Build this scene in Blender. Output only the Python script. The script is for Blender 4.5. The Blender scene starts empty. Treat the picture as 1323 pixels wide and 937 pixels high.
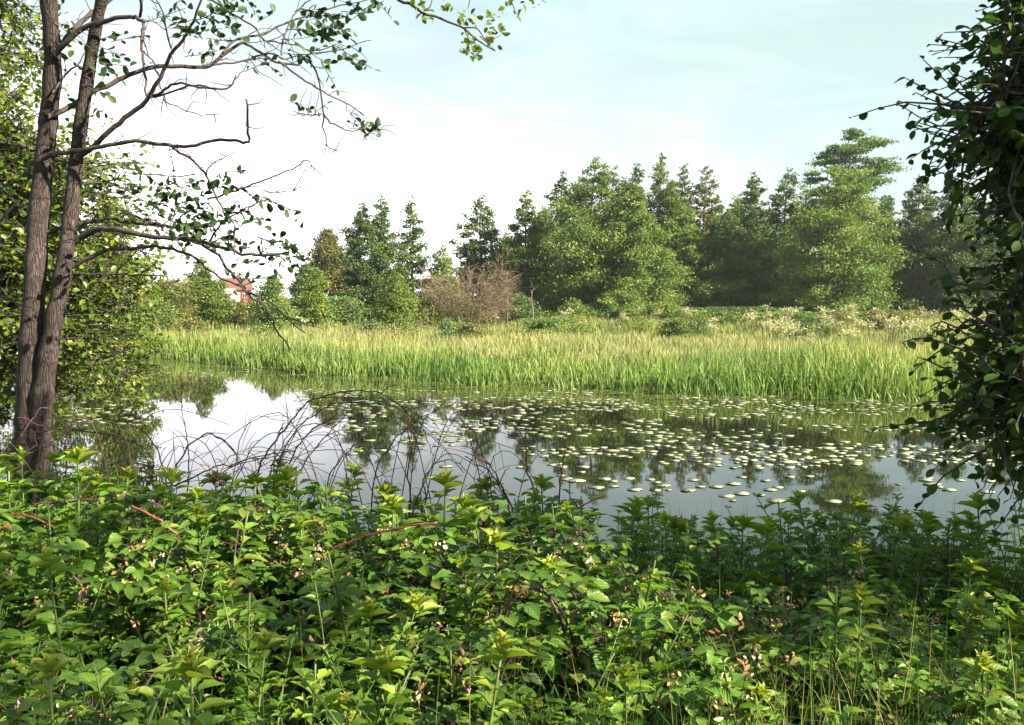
import bpy, math
import numpy as np
from mathutils import Vector

SC = bpy.context.scene
COL = SC.collection
R = math.radians

# ------------------------------------------------------------------ camera, sky, sun, exposure
CAMZ, FOC, HORIZ = 2.2, 1286.0, 391.0
PITCH = math.atan((468.5 - HORIZ) / FOC)
cam_d = bpy.data.cameras.new("camera")
cam = bpy.data.objects.new("camera", cam_d)
COL.objects.link(cam)
cam.location = (0, 0, CAMZ)
cam.rotation_euler = (math.pi / 2 - PITCH, 0, 0)
cam_d.sensor_width = 36.0
cam_d.lens = FOC / 1323.0 * 36.0
cam_d.clip_start, cam_d.clip_end = 0.05, 4000
SC.camera = cam

SUN_ELEV = R(33)
SUN_DIR = Vector((0.93, -0.37, 0)).normalized() * math.cos(SUN_ELEV) + Vector((0, 0, math.sin(SUN_ELEV)))
w = bpy.data.worlds.new("World")
SC.world = w
w.use_nodes = True
wt = w.node_tree
wt.nodes.clear()
w_out = wt.nodes.new("ShaderNodeOutputWorld")
w_bg = wt.nodes.new("ShaderNodeBackground")
w_sky = wt.nodes.new("ShaderNodeTexSky")
w_sky.sky_type = 'NISHITA'
w_sky.sun_disc = False
w_sky.sun_elevation = SUN_ELEV
w_sky.sun_rotation = math.atan2(SUN_DIR.x, SUN_DIR.y)
w_sky.altitude = 50
w_sky.air_density = 1.0
w_sky.dust_density = 1.6
w_sky.ozone_density = 1.0
# thin high cloud veil mixed over the sky
w_tc = wt.nodes.new("ShaderNodeTexCoord")
w_map = wt.nodes.new("ShaderNodeMapping")
w_map.inputs['Scale'].default_value = (1.0, 1.0, 3.2)
w_map.inputs['Rotation'].default_value = (0.0, 0.12, 0.35)
w_noi = wt.nodes.new("ShaderNodeTexNoise")
w_noi.inputs['Scale'].default_value = 2.3
w_noi.inputs['Detail'].default_value = 7
w_noi.inputs['Roughness'].default_value = 0.55
w_ramp = wt.nodes.new("ShaderNodeValToRGB")
w_ramp.color_ramp.elements[0].position = 0.40
w_ramp.color_ramp.elements[0].color = (0.70, 0.70, 0.70, 1)
w_ramp.color_ramp.elements[1].position = 0.68
w_ramp.color_ramp.elements[1].color = (0.97, 0.97, 0.97, 1)
w_mix = wt.nodes.new("ShaderNodeMixRGB")
w_dot = wt.nodes.new("ShaderNodeVectorMath")
w_dot.operation = 'DOT_PRODUCT'
w_dot.inputs[1].default_value = (0.40, -0.2, 1.6)
w_add = wt.nodes.new("ShaderNodeMath")
w_add.operation = 'ADD'
w_add.inputs[1].default_value = 0.38
w_veil = wt.nodes.new("ShaderNodeValToRGB")
for pos_, col_ in ((0.28, (0.78, 0.75, 0.78)), (0.35, (0.50, 0.495, 0.51))):
    el_ = w_veil.color_ramp.elements.new(pos_)
    el_.color = (*col_, 1)
w_veil.color_ramp.elements[0].position, w_veil.color_ramp.elements[0].color = 0.0, (1.0, 0.97, 0.99, 1)
for pos_, col_ in ((0.41, (0.295, 0.315, 0.313)), (0.49, (0.235, 0.275, 0.268)), (0.62, (0.20, 0.258, 0.247)), (0.82, (0.178, 0.24, 0.228))):
    el_ = w_veil.color_ramp.elements.new(pos_)
    el_.color = (*col_, 1)
w_veil.color_ramp.elements[-1].color = (0.145, 0.195, 0.19, 1)
w_gain = wt.nodes.new("ShaderNodeMixRGB")
w_gain.blend_type = 'MULTIPLY'
w_gain.inputs[0].default_value = 1.0
w_gain.inputs[2].default_value = (15.2, 15.2, 15.2, 1)
wt.links.new(w_tc.outputs['Generated'], w_dot.inputs[0])
wt.links.new(w_dot.outputs['Value'], w_add.inputs[0])
wt.links.new(w_add.outputs[0], w_veil.inputs[0])
wt.links.new(w_veil.outputs[0], w_gain.inputs[1])
w_cl = wt.nodes.new("ShaderNodeTexNoise")
w_cl.inputs['Scale'].default_value = 5.5
w_cl.inputs['Detail'].default_value = 9
w_cl.inputs['Roughness'].default_value = 0.6
w_cl.inputs['Distortion'].default_value = 0.6
wt.links.new(w_map.outputs[0], w_cl.inputs['Vector'])
w_cr = wt.nodes.new("ShaderNodeValToRGB")
w_cr.color_ramp.elements[0].position, w_cr.color_ramp.elements[0].color = 0.42, (0.96, 0.97, 0.97, 1)
w_cr.color_ramp.elements[1].position, w_cr.color_ramp.elements[1].color = 0.70, (1.24, 1.19, 1.20, 1)
wt.links.new(w_cl.outputs['Fac'], w_cr.inputs[0])
w_g2 = wt.nodes.new("ShaderNodeMixRGB")
w_g2.blend_type = 'MULTIPLY'
w_g2.inputs[0].default_value = 1.0
wt.links.new(w_gain.outputs[0], w_g2.inputs[1])
wt.links.new(w_cr.outputs[0], w_g2.inputs[2])
wt.links.new(w_g2.outputs[0], w_mix.inputs['Color2'])
wt.links.new(w_tc.outputs['Generated'], w_map.inputs['Vector'])
wt.links.new(w_map.outputs[0], w_noi.inputs['Vector'])
wt.links.new(w_noi.outputs['Fac'], w_ramp.inputs[0])
wt.links.new(w_ramp.outputs[0], w_mix.inputs['Fac'])
wt.links.new(w_sky.outputs[0], w_mix.inputs['Color1'])
wt.links.new(w_mix.outputs[0], w_bg.inputs['Color'])
w_bg.inputs['Strength'].default_value = 0.05
wt.links.new(w_bg.outputs[0], w_out.inputs[0])

sun_d = bpy.data.lights.new("sun", 'SUN')
sun_d.energy = 5.0
sun_d.angle = R(0.53)
sun_d.color = (1.0, 0.86, 0.66)
sun = bpy.data.objects.new("sun", sun_d)
COL.objects.link(sun)
sun.rotation_euler = SUN_DIR.to_track_quat('Z', 'Y').to_euler()

SC.view_settings.view_transform = 'Standard'
SC.view_settings.look = 'None'
SC.view_settings.gamma = 1.0
SC.view_settings.use_curve_mapping = False
SC.view_settings.exposure = 2.32
SC.render.engine = 'CYCLES'
cy = SC.cycles
cy.max_bounces = 7
cy.diffuse_bounces = 3
cy.glossy_bounces = 3
cy.transmission_bounces = 4
cy.transparent_max_bounces = 6
cy.caustics_reflective = False
cy.caustics_refractive = False
cy.sample_clamp_indirect = 4.0
cy.use_denoising = True
try:
    cy.denoiser = 'OPENIMAGEDENOISE'
    cy.denoising_input_passes = 'RGB_ALBEDO_NORMAL'
    cy.denoising_prefilter = 'ACCURATE'
except Exception:
    pass

# ------------------------------------------------------------------ helpers
CP, SP = math.cos(PITCH), math.sin(PITCH)


def ray(px, py):
    cx, cyy = (px - 661.5) / FOC, (468.5 - py) / FOC
    return np.array([cx, CP + cyy * SP, -SP + cyy * CP])


def at(px, py, D):
    d = ray(px, py)
    return d * (D / d[1]) + np.array([0, 0, CAMZ])


def on_plane(px, py, z=0.0):
    d = ray(px, py)
    return d * ((z - CAMZ) / d[2]) + np.array([0, 0, CAMZ])


def norm(a):
    return a / np.maximum(np.linalg.norm(a, axis=-1, keepdims=True), 1e-9)


class MB:
    """collects vertices, faces and per-vertex attributes and links them as ONE mesh object"""

    def __init__(self):
        self.v, self.q, self.t, self.rnd, self.luv, self.n = [], [], [], [], [], 0

    def add(self, v, quads=None, tris=None, rnd=None, luv=None):
        v = np.asarray(v, float).reshape(-1, 3)
        k = len(v)
        self.v.append(v)
        if quads is not None and len(quads):
            self.q.append(np.asarray(quads, int).reshape(-1, 4) + self.n)
        if tris is not None and len(tris):
            self.t.append(np.asarray(tris, int).reshape(-1, 3) + self.n)
        self.rnd.append(np.full(k, 0.5) if rnd is None else np.broadcast_to(np.asarray(rnd, float), (k,)))
        self.luv.append(np.zeros((k, 3)) if luv is None else np.asarray(luv, float).reshape(-1, 3))
        self.n += k

    def tube(self, pts, rad, sides=6, rnd=0.5, caps=True):
        pts = np.asarray(pts, float)
        n = len(pts)
        rad = np.broadcast_to(np.asarray(rad, float), (n,))
        tan = norm(np.gradient(pts, axis=0))
        ref = np.array([0.0, 0.0, 1.0]) if abs(norm(pts[-1] - pts[0])[2]) < 0.75 else np.array([0.0, 1.0, 0.0])
        a = norm(np.cross(tan, ref))
        b = np.cross(a, tan)
        th = np.linspace(0, 2 * np.pi, sides, endpoint=False)
        ring = pts[:, None] + rad[:, None, None] * (np.cos(th)[None, :, None] * a[:, None] + np.sin(th)[None, :, None] * b[:, None])
        i = np.arange(n - 1)[:, None] * sides
        j = np.arange(sides)[None]
        jn = (j + 1) % sides
        q = np.stack([i + j, i + jn, i + sides + jn, i + sides + j], -1).reshape(-1, 4)
        s = np.concatenate([[0], np.cumsum(np.linalg.norm(np.diff(pts, axis=0), axis=1))])
        luv = np.stack([np.repeat(s, sides), np.tile(th, n), np.zeros(n * sides)], -1)
        vv = ring.reshape(-1, 3)
        tris = None
        if caps:
            vv = np.concatenate([vv, pts[-1:]])
            luv = np.concatenate([luv, luv[-1:]])
            o = (n - 1) * sides
            tris = [(o + k, o + (k + 1) % sides, n * sides) for k in range(sides)]
        self.add(vv, q, tris, rnd, luv)

    def box(self, c, s, rot=0.0):
        c, s = np.asarray(c, float), np.asarray(s, float) / 2
        u = np.array([(x, y, z) for x in (-1, 1) for y in (-1, 1) for z in (-1, 1)], float) * s
        cr, sr = math.cos(rot), math.sin(rot)
        u = np.stack([u[:, 0] * cr - u[:, 1] * sr, u[:, 0] * sr + u[:, 1] * cr, u[:, 2]], -1)
        self.add(u + c, [(0, 1, 3, 2), (4, 6, 7, 5), (0, 4, 5, 1), (2, 3, 7, 6), (0, 2, 6, 4), (1, 5, 7, 3)])

    def leaves(self, T, P, X, Z, L, W, rnd):
        """instances leaf template T=(verts,quads,tris,luv) at P along X with normal Z"""
        tv, tq, tt, tl = T
        P, X = np.asarray(P, float), norm(np.asarray(X, float))
        N, K = len(P), len(tv)
        if N == 0:
            return
        Z = np.asarray(Z, float)
        Z = norm(Z - X * np.sum(X * Z, -1, keepdims=True))
        Y = np.cross(Z, X)
        L = np.broadcast_to(L, (N,))
        W = np.broadcast_to(W, (N,))
        v = (P[:, None] + X[:, None] * (tv[None, :, 0:1] * L[:, None, None]) + Y[:, None] * (tv[None, :, 1:2] * W[:, None, None])
             + Z[:, None] * (tv[None, :, 2:3] * L[:, None, None]))
        off = (np.arange(N) * K)[:, None, None]
        q = (tq[None] + off).reshape(-1, 4) if len(tq) else None
        t = (tt[None] + off).reshape(-1, 3) if len(tt) else None
        self.add(v.reshape(-1, 3), q, t, np.repeat(np.broadcast_to(rnd, (N,)), K), np.tile(tl, (N, 1)))

    def build(self, name, mat, parent=None, smooth=True):
        v = np.concatenate(self.v) if self.v else np.zeros((0, 3))
        q = np.concatenate(self.q) if self.q else np.zeros((0, 4), int)
        t = np.concatenate(self.t) if self.t else np.zeros((0, 3), int)
        me = bpy.data.meshes.new(name)
        me.vertices.add(len(v))
        me.vertices.foreach_set("co", v.astype(np.float32).ravel())
        nl = q.size + t.size
        me.loops.add(nl)
        me.loops.foreach_set("vertex_index", np.concatenate([q.ravel(), t.ravel()]).astype(np.int32))
        me.polygons.add(len(q) + len(t))
        starts = np.concatenate([np.arange(len(q)) * 4, q.size + np.arange(len(t)) * 3]).astype(np.int32)
        me.polygons.foreach_set("loop_start", starts)
        me.polygons.foreach_set("use_smooth", np.full(len(q) + len(t), smooth))
        a = me.attributes.new("rnd", 'FLOAT', 'POINT')
        a.data.foreach_set("value", np.concatenate(self.rnd).astype(np.float32))
        a = me.attributes.new("luv", 'FLOAT_VECTOR', 'POINT')
        a.data.foreach_set("vector", np.concatenate(self.luv).astype(np.float32).ravel())
        me.update(calc_edges=True)
        me.materials.append(mat)
        o = bpy.data.objects.new(name, me)
        COL.objects.link(o)
        if parent is not None:
            o.parent = parent
        return o


def tag(o, label=None, cat=None, group=None, kind=None):
    for k, val in (("label", label), ("category", cat), ("group", group), ("kind", kind)):
        if val:
            o[k] = val
    return o


def empty(name, loc):
    o = bpy.data.objects.new(name, None)
    o.empty_display_size = 0.1
    COL.objects.link(o)
    o.location = tuple(loc)
    return o


def copy_thing(src, loc, rz=0.0, s=1.0, tilt=(0, 0), skip=None):
    c = src.copy()
    COL.objects.link(c)
    c.location = tuple(loc)
    c.rotation_euler = (tilt[0], tilt[1], rz)
    c.scale = (s, s, s)
    for ch in src.children:
        if skip and ch.name.startswith(skip):
            continue
        d = ch.copy()
        COL.objects.link(d)
        d.parent = c
    return c


def smooth_path(pts, n=6):
    """Catmull-Rom through pts"""
    p = np.asarray(pts, float)
    if len(p) < 3:
        return np.array([p[0] + (p[-1] - p[0]) * t for t in np.linspace(0, 1, n + 1)])
    e = np.concatenate([[2 * p[0] - p[1]], p, [2 * p[-1] - p[-2]]])
    out = []
    for i in range(len(p) - 1):
        a, b, c, d = e[i:i + 4]
        for t in np.linspace(0, 1, n, endpoint=False):
            out.append(0.5 * ((2 * b) + (-a + c) * t + (2 * a - 5 * b + 4 * c - d) * t * t + (-a + 3 * b - 3 * c + d) * t ** 3))
    out.append(p[-1])
    return np.array(out)


def leaf_template(n=4, fold=0.25, droop=0.25, serr=0.0, peak=0.42, tip=1.0):
    t = np.linspace(0, 1, n + 1)
    wd = np.where(t < peak, np.sin(np.pi / 2 * t / peak) ** 0.7, np.cos(np.pi / 2 * (t - peak) / (1 - peak)) ** tip)
    wd = np.clip(wd, 0, 1) * 0.5
    vs, luv = [], []
    for k, (tt, ww) in enumerate(zip(t, wd)):
        z = -droop * tt * tt
        e = ww * (1 + (serr if k % 2 else -serr) * (0 < k < n))
        sh = 0.04 * (1 if k % 2 else -1) * (serr > 0)
        vs += [(tt, 0, z), (tt - sh, e, z + fold * e), (tt - sh, -e, z + fold * e)]
        luv += [(tt, 0, 0), (tt, 1, 0), (tt, -1, 0)]
    q, tr = [], []
    for k in range(n):
        m0, l0, r0, m1, l1, r1 = 3 * k, 3 * k + 1, 3 * k + 2, 3 * k + 3, 3 * k + 4, 3 * k + 5
        if k == 0:
            tr += [(m0, m1, l1), (m0, r1, m1)]
        elif k == n - 1:
            tr += [(m0, m1, l0), (m0, r0, m1)]
        else:
            q += [(m0, m1, l1, l0), (m0, r0, r1, m1)]
    return np.array(vs, float), np.array(q, int).reshape(-1, 4), np.array(tr, int).reshape(-1, 3), np.array(luv, float)


LEAF_FINE = leaf_template(9, 0.35, 0.28, 0.10, 0.36, 1.15)
LEAF_BROAD = leaf_template(7, 0.28, 0.18, 0.09, 0.45, 0.8)
LEAF_NARROW = leaf_template(6, 0.45, 0.22, 0.06, 0.33, 1.2)
LEAF_ALDER = leaf_template(5, 0.22, 0.14, 0.0, 0.58, 0.55)
LEAF_MID = leaf_template(3, 0.25, 0.15, 0.0, 0.5, 0.7)
LEAF_FAR = (np.array([(0, 0, 0), (0.55, 0.5, 0.08), (1, 0, -0.1), (0.5, -0.5, 0.08)], float), np.array([(0, 3, 2, 1)]), np.zeros((0, 3), int),
            np.array([(0, 0, 0), (.5, 1, 0), (1, 0, 0), (.5, -1, 0)], float))


def rand_unit(rng, n):
    return norm(rng.normal(size=(n, 3)))


# ------------------------------------------------------------------ materials
def new_mat(name):
    m = bpy.data.materials.new(name)
    m.use_nodes = True
    nt = m.node_tree
    nt.nodes.clear()
    out = nt.nodes.new("ShaderNodeOutputMaterial")
    return m, nt, out


def ramp(nt, fac, stops):
    r = nt.nodes.new("ShaderNodeValToRGB")
    el = r.color_ramp.elements
    el[0].position, el[0].color = stops[0][0], (*stops[0][1], 1)
    el[1].position, el[1].color = stops[-1][0], (*stops[-1][1], 1)
    for p, c in stops[1:-1]:
        e = el.new(p)
        e.color = (*c, 1)
    nt.links.new(fac, r.inputs[0])
    return r.outputs[0]


def math_node(nt, op, a, b=None, c=None):
    n = nt.nodes.new("ShaderNodeMath")
    n.operation = op
    for k, x in enumerate((a, b, c)):
        if x is None:
            continue
        if isinstance(x, (int, float)):
            n.inputs[k].default_value = x
        else:
            nt.links.new(x, n.inputs[k])
    return n.outputs[0]


def mix_rgb(nt, kind, f, a, b):
    n = nt.nodes.new("ShaderNodeMixRGB")
    n.blend_type = kind
    for k, x in enumerate((f, a, b)):
        if isinstance(x, (int, float)):
            n.inputs[k].default_value = x
        elif isinstance(x, tuple):
            n.inputs[k].default_value = (*x, 1)
        else:
            nt.links.new(x, n.inputs[k])
    return n.outputs[0]


def noise(nt, scale, detail=3, vec=None, rough=0.5):
    n = nt.nodes.new("ShaderNodeTexNoise")
    n.inputs['Scale'].default_value = scale
    n.inputs['Detail'].default_value = detail
    n.inputs['Roughness'].default_value = rough
    if vec is not None:
        nt.links.new(vec, n.inputs['Vector'])
    return n.outputs['Fac']


def attr(nt, name, out='Fac'):
    n = nt.nodes.new("ShaderNodeAttribute")
    n.attribute_name = name
    return n.outputs[out]


def leaf_mat(name, stops, trans=0.4, tcol=(1.25, 1.35, 0.55), rough=0.45, spec=0.35, veins=False, obvar=0.25, dry=None):
    m, nt, out = new_mat(name)
    rnd = attr(nt, "rnd")
    base = ramp(nt, rnd, stops)
    oi = nt.nodes.new("ShaderNodeObjectInfo")
    v = math_node(nt, 'MULTIPLY_ADD', oi.outputs['Random'], 2 * obvar, 1 - obvar)
    hs = nt.nodes.new("ShaderNodeHueSaturation")
    nt.links.new(base, hs.inputs['Color'])
    nt.links.new(v, hs.inputs['Value'])
    base = hs.outputs[0]
    bump = None
    if veins:
        sep = nt.nodes.new("ShaderNodeSeparateXYZ")
        nt.links.new(attr(nt, "luv", 'Vector'), sep.inputs[0])
        av = math_node(nt, 'ABSOLUTE', sep.outputs[1])
        ph = math_node(nt, 'MULTIPLY_ADD', av, -2.2, math_node(nt, 'MULTIPLY', sep.outputs[0], 9.0))
        wv = math_node(nt, 'SINE', math_node(nt, 'MULTIPLY', ph, 6.283))
        side = math_node(nt, 'GREATER_THAN', wv, 0.86)
        mid = math_node(nt, 'LESS_THAN', av, 0.07)
        vein = math_node(nt, 'MAXIMUM', math_node(nt, 'MULTIPLY', side, 0.35), mid)
        base = mix_rgb(nt, 'MIX', math_node(nt, 'MULTIPLY', vein, 0.45), base, (0.20, 0.26, 0.07))
        bn = nt.nodes.new("ShaderNodeBump")
        bn.inputs['Strength'].default_value = 0.22
        bn.inputs['Distance'].default_value = 0.004
        nt.links.new(wv, bn.inputs['Height'])
        bump = bn.outputs[0]
    pb = nt.nodes.new("ShaderNodeBsdfPrincipled")
    pb.inputs['Roughness'].default_value = rough
    pb.inputs['Specular IOR Level'].default_value = spec
    nt.links.new(base, pb.inputs['Base Color'])
    tr = nt.nodes.new("ShaderNodeBsdfTranslucent")
    nt.links.new(mix_rgb(nt, 'MULTIPLY', 1.0, base, tcol), tr.inputs['Color'])
    if bump is not None:
        nt.links.new(bump, pb.inputs['Normal'])
    mx = nt.nodes.new("ShaderNodeMixShader")
    mx.inputs[0].default_value = trans
    nt.links.new(pb.outputs[0], mx.inputs[1])
    nt.links.new(tr.outputs[0], mx.inputs[2])
    nt.links.new(mx.outputs[0], out.inputs[0])
    return m


def blade_mat(name, low, high, tip, trans=0.4):
    """grass or reed blade: luv.x runs root to tip, rnd says how dry the blade is"""
    m, nt, out = new_mat(name)
    sep = nt.nodes.new("ShaderNodeSeparateXYZ")
    nt.links.new(attr(nt, "luv", 'Vector'), sep.inputs[0])
    fresh = ramp(nt, sep.outputs[0], [(0.0, low), (0.55, high), (1.0, high)])  # root end darkened, shade among the blades put into the colour
    dryc = ramp(nt, sep.outputs[0], [(0.0, low), (0.45, high), (0.8, tip), (1.0, tip)])
    base = mix_rgb(nt, 'MIX', attr(nt, "rnd"), fresh, dryc)
    geo = nt.nodes.new("ShaderNodeNewGeometry")
    patch = noise(nt, 0.28, 5, geo.outputs['Position'])
    base = mix_rgb(nt, 'MULTIPLY', 0.6, base, ramp(nt, patch, [(0.35, (0.50, 0.70, 0.55)), (0.5, (0.9, 0.95, 0.85)), (0.65, (1.25, 1.15, 0.95))]))
    pb = nt.nodes.new("ShaderNodeBsdfPrincipled")
    pb.inputs['Roughness'].default_value = 0.5
    pb.inputs['Specular IOR Level'].default_value = 0.3
    nt.links.new(base, pb.inputs['Base Color'])
    tr = nt.nodes.new("ShaderNodeBsdfTranslucent")
    nt.links.new(mix_rgb(nt, 'MULTIPLY', 1.0, base, (1.2, 1.25, 0.7)), tr.inputs['Color'])
    mx = nt.nodes.new("ShaderNodeMixShader")
    mx.inputs[0].default_value = trans
    nt.links.new(pb.outputs[0], mx.inputs[1])
    nt.links.new(tr.outputs[0], mx.inputs[2])
    nt.links.new(mx.outputs[0], out.inputs[0])
    return m


def plain_mat(name, stops, scale=6, rough=0.8, bump=0.0, spec=0.3, stretch=None, bscale=None):
    m, nt, out = new_mat(name)
    tc = nt.nodes.new("ShaderNodeTexCoord")
    vec = tc.outputs['Object']
    if stretch:
        mp = nt.nodes.new("ShaderNodeMapping")
        mp.inputs['Scale'].default_value = stretch
        nt.links.new(vec, mp.inputs[0])
        vec = mp.outputs[0]
    f = noise(nt, scale, 6, vec, 0.6)
    pb = nt.nodes.new("ShaderNodeBsdfPrincipled")
    nt.links.new(ramp(nt, f, stops), pb.inputs['Base Color'])
    pb.inputs['Roughness'].default_value = rough
    pb.inputs['Specular IOR Level'].default_value = spec
    if bump:
        bn = nt.nodes.new("ShaderNodeBump")
        bn.inputs['Strength'].default_value = bump
        bn.inputs['Distance'].default_value = 0.02
        nt.links.new(noise(nt, bscale or scale * 2, 6, vec, 0.65), bn.inputs['Height'])
        nt.links.new(bn.outputs[0], pb.inputs['Normal'])
    nt.links.new(pb.outputs[0], out.inputs[0])
    return m


def bark_mat():
    m, nt, out = new_mat("alder_bark")
    tc = nt.nodes.new("ShaderNodeTexCoord")
    mp = nt.nodes.new("ShaderNodeMapping")
    mp.inputs['Scale'].default_value = (1, 1, 0.13)
    nt.links.new(tc.outputs['Object'], mp.inputs[0])
    vo = nt.nodes.new("ShaderNodeTexVoronoi")
    vo.feature = 'DISTANCE_TO_EDGE'
    vo.inputs['Scale'].default_value = 60
    warp = nt.nodes.new("ShaderNodeVectorMath")
    warp.operation = 'ADD'
    nzc = nt.nodes.new("ShaderNodeTexNoise")
    nzc.inputs['Scale'].default_value = 9
    nzc.inputs['Detail'].default_value = 4
    sc = nt.nodes.new("ShaderNodeVectorMath")
    sc.operation = 'SCALE'
    sc.inputs['Scale'].default_value = 0.09
    nt.links.new(mp.outputs[0], nzc.inputs['Vector'])
    nt.links.new(nzc.outputs['Color'], sc.inputs[0])
    nt.links.new(mp.outputs[0], warp.inputs[0])
    nt.links.new(sc.outputs[0], warp.inputs[1])
    nt.links.new(warp.outputs[0], vo.inputs['Vector'])
    crack = ramp(nt, vo.outputs['Distance'], [(0.0, (0.0, 0.0, 0.0)), (0.16, (1, 1, 1))])
    tone = ramp(nt, noise(nt, 7, 6, tc.outputs['Object'], 0.65),
                [(0.3, (0.026, 0.020, 0.019)), (0.55, (0.047, 0.038, 0.036)), (0.68, (0.084, 0.073, 0.068)), (0.8, (0.15, 0.145, 0.125))])
    col = mix_rgb(nt, 'MIX', crack, (0.022, 0.016, 0.017), tone)
    pb = nt.nodes.new("ShaderNodeBsdfPrincipled")
    nt.links.new(col, pb.inputs['Base Color'])
    pb.inputs['Roughness'].default_value = 0.9
    pb.inputs['Specular IOR Level'].default_value = 0.2
    bn = nt.nodes.new("ShaderNodeBump")
    bn.inputs['Strength'].default_value = 0.7
    bn.inputs['Distance'].default_value = 0.012
    nt.links.new(crack, bn.inputs['Height'])
    nt.links.new(bn.outputs[0], pb.inputs['Normal'])
    nt.links.new(pb.outputs[0], out.inputs[0])
    return m


M = {}
M['bark'] = bark_mat()
M['twig'] = plain_mat("grey_twig_bark", [(0.3, (0.030, 0.023, 0.025)), (0.7, (0.070, 0.056, 0.056))], 12, 0.85, 0.4)
M['far_bark'] = plain_mat("brown_bark", [(0.3, (0.06, 0.045, 0.035)), (0.7, (0.15, 0.12, 0.095))], 3, 0.9)
M['pale_bark'] = plain_mat("pale_bark", [(0.3, (0.12, 0.10, 0.085)), (0.7, (0.24, 0.215, 0.19))], 3, 0.9)
M['dead_twig'] = plain_mat("dead_reddish_twig", [(0.3, (0.12, 0.088, 0.058)), (0.7, (0.21, 0.16, 0.11))], 3, 0.9)
M['cane'] = plain_mat("purple_brown_cane", [(0.3, (0.032, 0.018, 0.021)), (0.7, (0.075, 0.040, 0.040))], 20, 0.5)
M['red_cane'] = plain_mat("red_cane", [(0.3, (0.085, 0.022, 0.020)), (0.7, (0.16, 0.060, 0.040))], 20, 0.45)
M['stem'] = leaf_mat("green_stem", [(0.0, (0.065, 0.115, 0.025)), (1.0, (0.11, 0.155, 0.04))], 0.15, rough=0.5)
M['weed'] = leaf_mat("weed_leaf", [(0.0, (0.046, 0.118, 0.012)), (0.5, (0.085, 0.180, 0.018)), (0.85, (0.14, 0.225, 0.026)), (1.0, (0.24, 0.26, 0.045))],
                     0.42, (1.3, 1.35, 0.5), 0.38, 0.4, True)
M['tip'] = leaf_mat("young_leaf", [(0.0, (0.11, 0.215, 0.026)), (0.5, (0.19, 0.30, 0.042)), (1.0, (0.33, 0.37, 0.075))], 0.45, (1.3, 1.25, 0.5), 0.45, 0.3, True)
M['bramble'] = leaf_mat("bramble_leaf", [(0.0, (0.043, 0.105, 0.014)), (0.7, (0.085, 0.165, 0.020)), (1.0, (0.20, 0.21, 0.045))], 0.36, rough=0.4, veins=True)
M['blossom'] = leaf_mat("faded_blossom", [(0.0, (0.30, 0.13, 0.06)), (0.35, (0.45, 0.26, 0.14)), (0.7, (0.55, 0.42, 0.30)), (1.0, (0.66, 0.52, 0.50))],
                        0.3, (1.0, 0.95, 0.8), 0.7, 0.2)
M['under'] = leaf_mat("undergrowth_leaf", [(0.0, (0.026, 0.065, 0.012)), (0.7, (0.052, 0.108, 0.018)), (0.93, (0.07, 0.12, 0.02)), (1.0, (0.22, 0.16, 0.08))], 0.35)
M['shaded_alder'] = leaf_mat("shaded_alder_leaf", [(0.0, (0.020, 0.045, 0.012)), (0.8, (0.038, 0.078, 0.016)), (1.0, (0.065, 0.11, 0.02))], 0.28, (1.2, 1.4, 0.5), 0.5, 0.16, False, 0.0)  # shaded copy of the alder leaf, shade put into the colour
M['shade_leaf'] = leaf_mat("shaded_twig_leaf", [(0.0, (0.014, 0.032, 0.012)), (0.8, (0.026, 0.055, 0.016)), (1.0, (0.05, 0.085, 0.02))], 0.2, (1.2, 1.4, 0.5), 0.5, 0.2, False, 0.0)  # darker still for the twin-trunk tree, its silhouette put into the colour
M['alder'] = leaf_mat("alder_leaf", [(0.0, (0.055, 0.105, 0.014)), (0.6, (0.115, 0.175, 0.022)), (1.0, (0.24, 0.25, 0.04))], 0.42, (1.3, 1.3, 0.5), 0.4, 0.4, False, 0.0)  # brighter copy for the sunlit left crown, light put into the colour
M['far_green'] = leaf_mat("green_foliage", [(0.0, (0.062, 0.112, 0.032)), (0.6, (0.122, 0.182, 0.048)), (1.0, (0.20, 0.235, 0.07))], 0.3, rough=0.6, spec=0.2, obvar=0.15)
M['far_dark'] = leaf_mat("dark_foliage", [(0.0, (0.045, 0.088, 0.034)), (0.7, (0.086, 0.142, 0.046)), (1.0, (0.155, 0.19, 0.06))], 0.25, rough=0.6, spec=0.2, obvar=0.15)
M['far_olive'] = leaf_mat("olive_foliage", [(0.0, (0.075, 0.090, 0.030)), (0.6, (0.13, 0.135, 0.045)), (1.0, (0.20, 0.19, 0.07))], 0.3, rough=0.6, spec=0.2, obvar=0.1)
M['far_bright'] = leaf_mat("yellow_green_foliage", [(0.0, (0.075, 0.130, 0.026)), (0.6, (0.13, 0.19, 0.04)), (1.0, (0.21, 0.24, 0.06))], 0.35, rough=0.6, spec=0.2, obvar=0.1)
M['reed'] = blade_mat("reed_blade", (0.05, 0.10, 0.02), (0.115, 0.195, 0.040), (0.38, 0.35, 0.17), 0.3)
M['meadow'] = blade_mat("meadow_blade", (0.09, 0.125, 0.03), (0.19, 0.225, 0.08), (0.40, 0.345, 0.21))
M['grass'] = blade_mat("bank_grass_blade", (0.03, 0.06, 0.014), (0.055, 0.115, 0.022), (0.30, 0.25, 0.14))
M['umbel'] = leaf_mat("cream_flower", [(0.0, (0.27, 0.28, 0.14)), (1.0, (0.46, 0.45, 0.29))], 0.3, (1, 1, 0.8), 0.8, 0.1)
M['pad'] = leaf_mat("lily_pad", [(0.0, (0.09, 0.125, 0.045)), (0.5, (0.20, 0.23, 0.13)), (0.85, (0.32, 0.33, 0.24)), (1.0, (0.28, 0.21, 0.12))], 0.1, (1, 1, 0.5), 0.36, 0.5, False, 0.2)  # whitish stops carry sky glare painted into the pad colour

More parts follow.
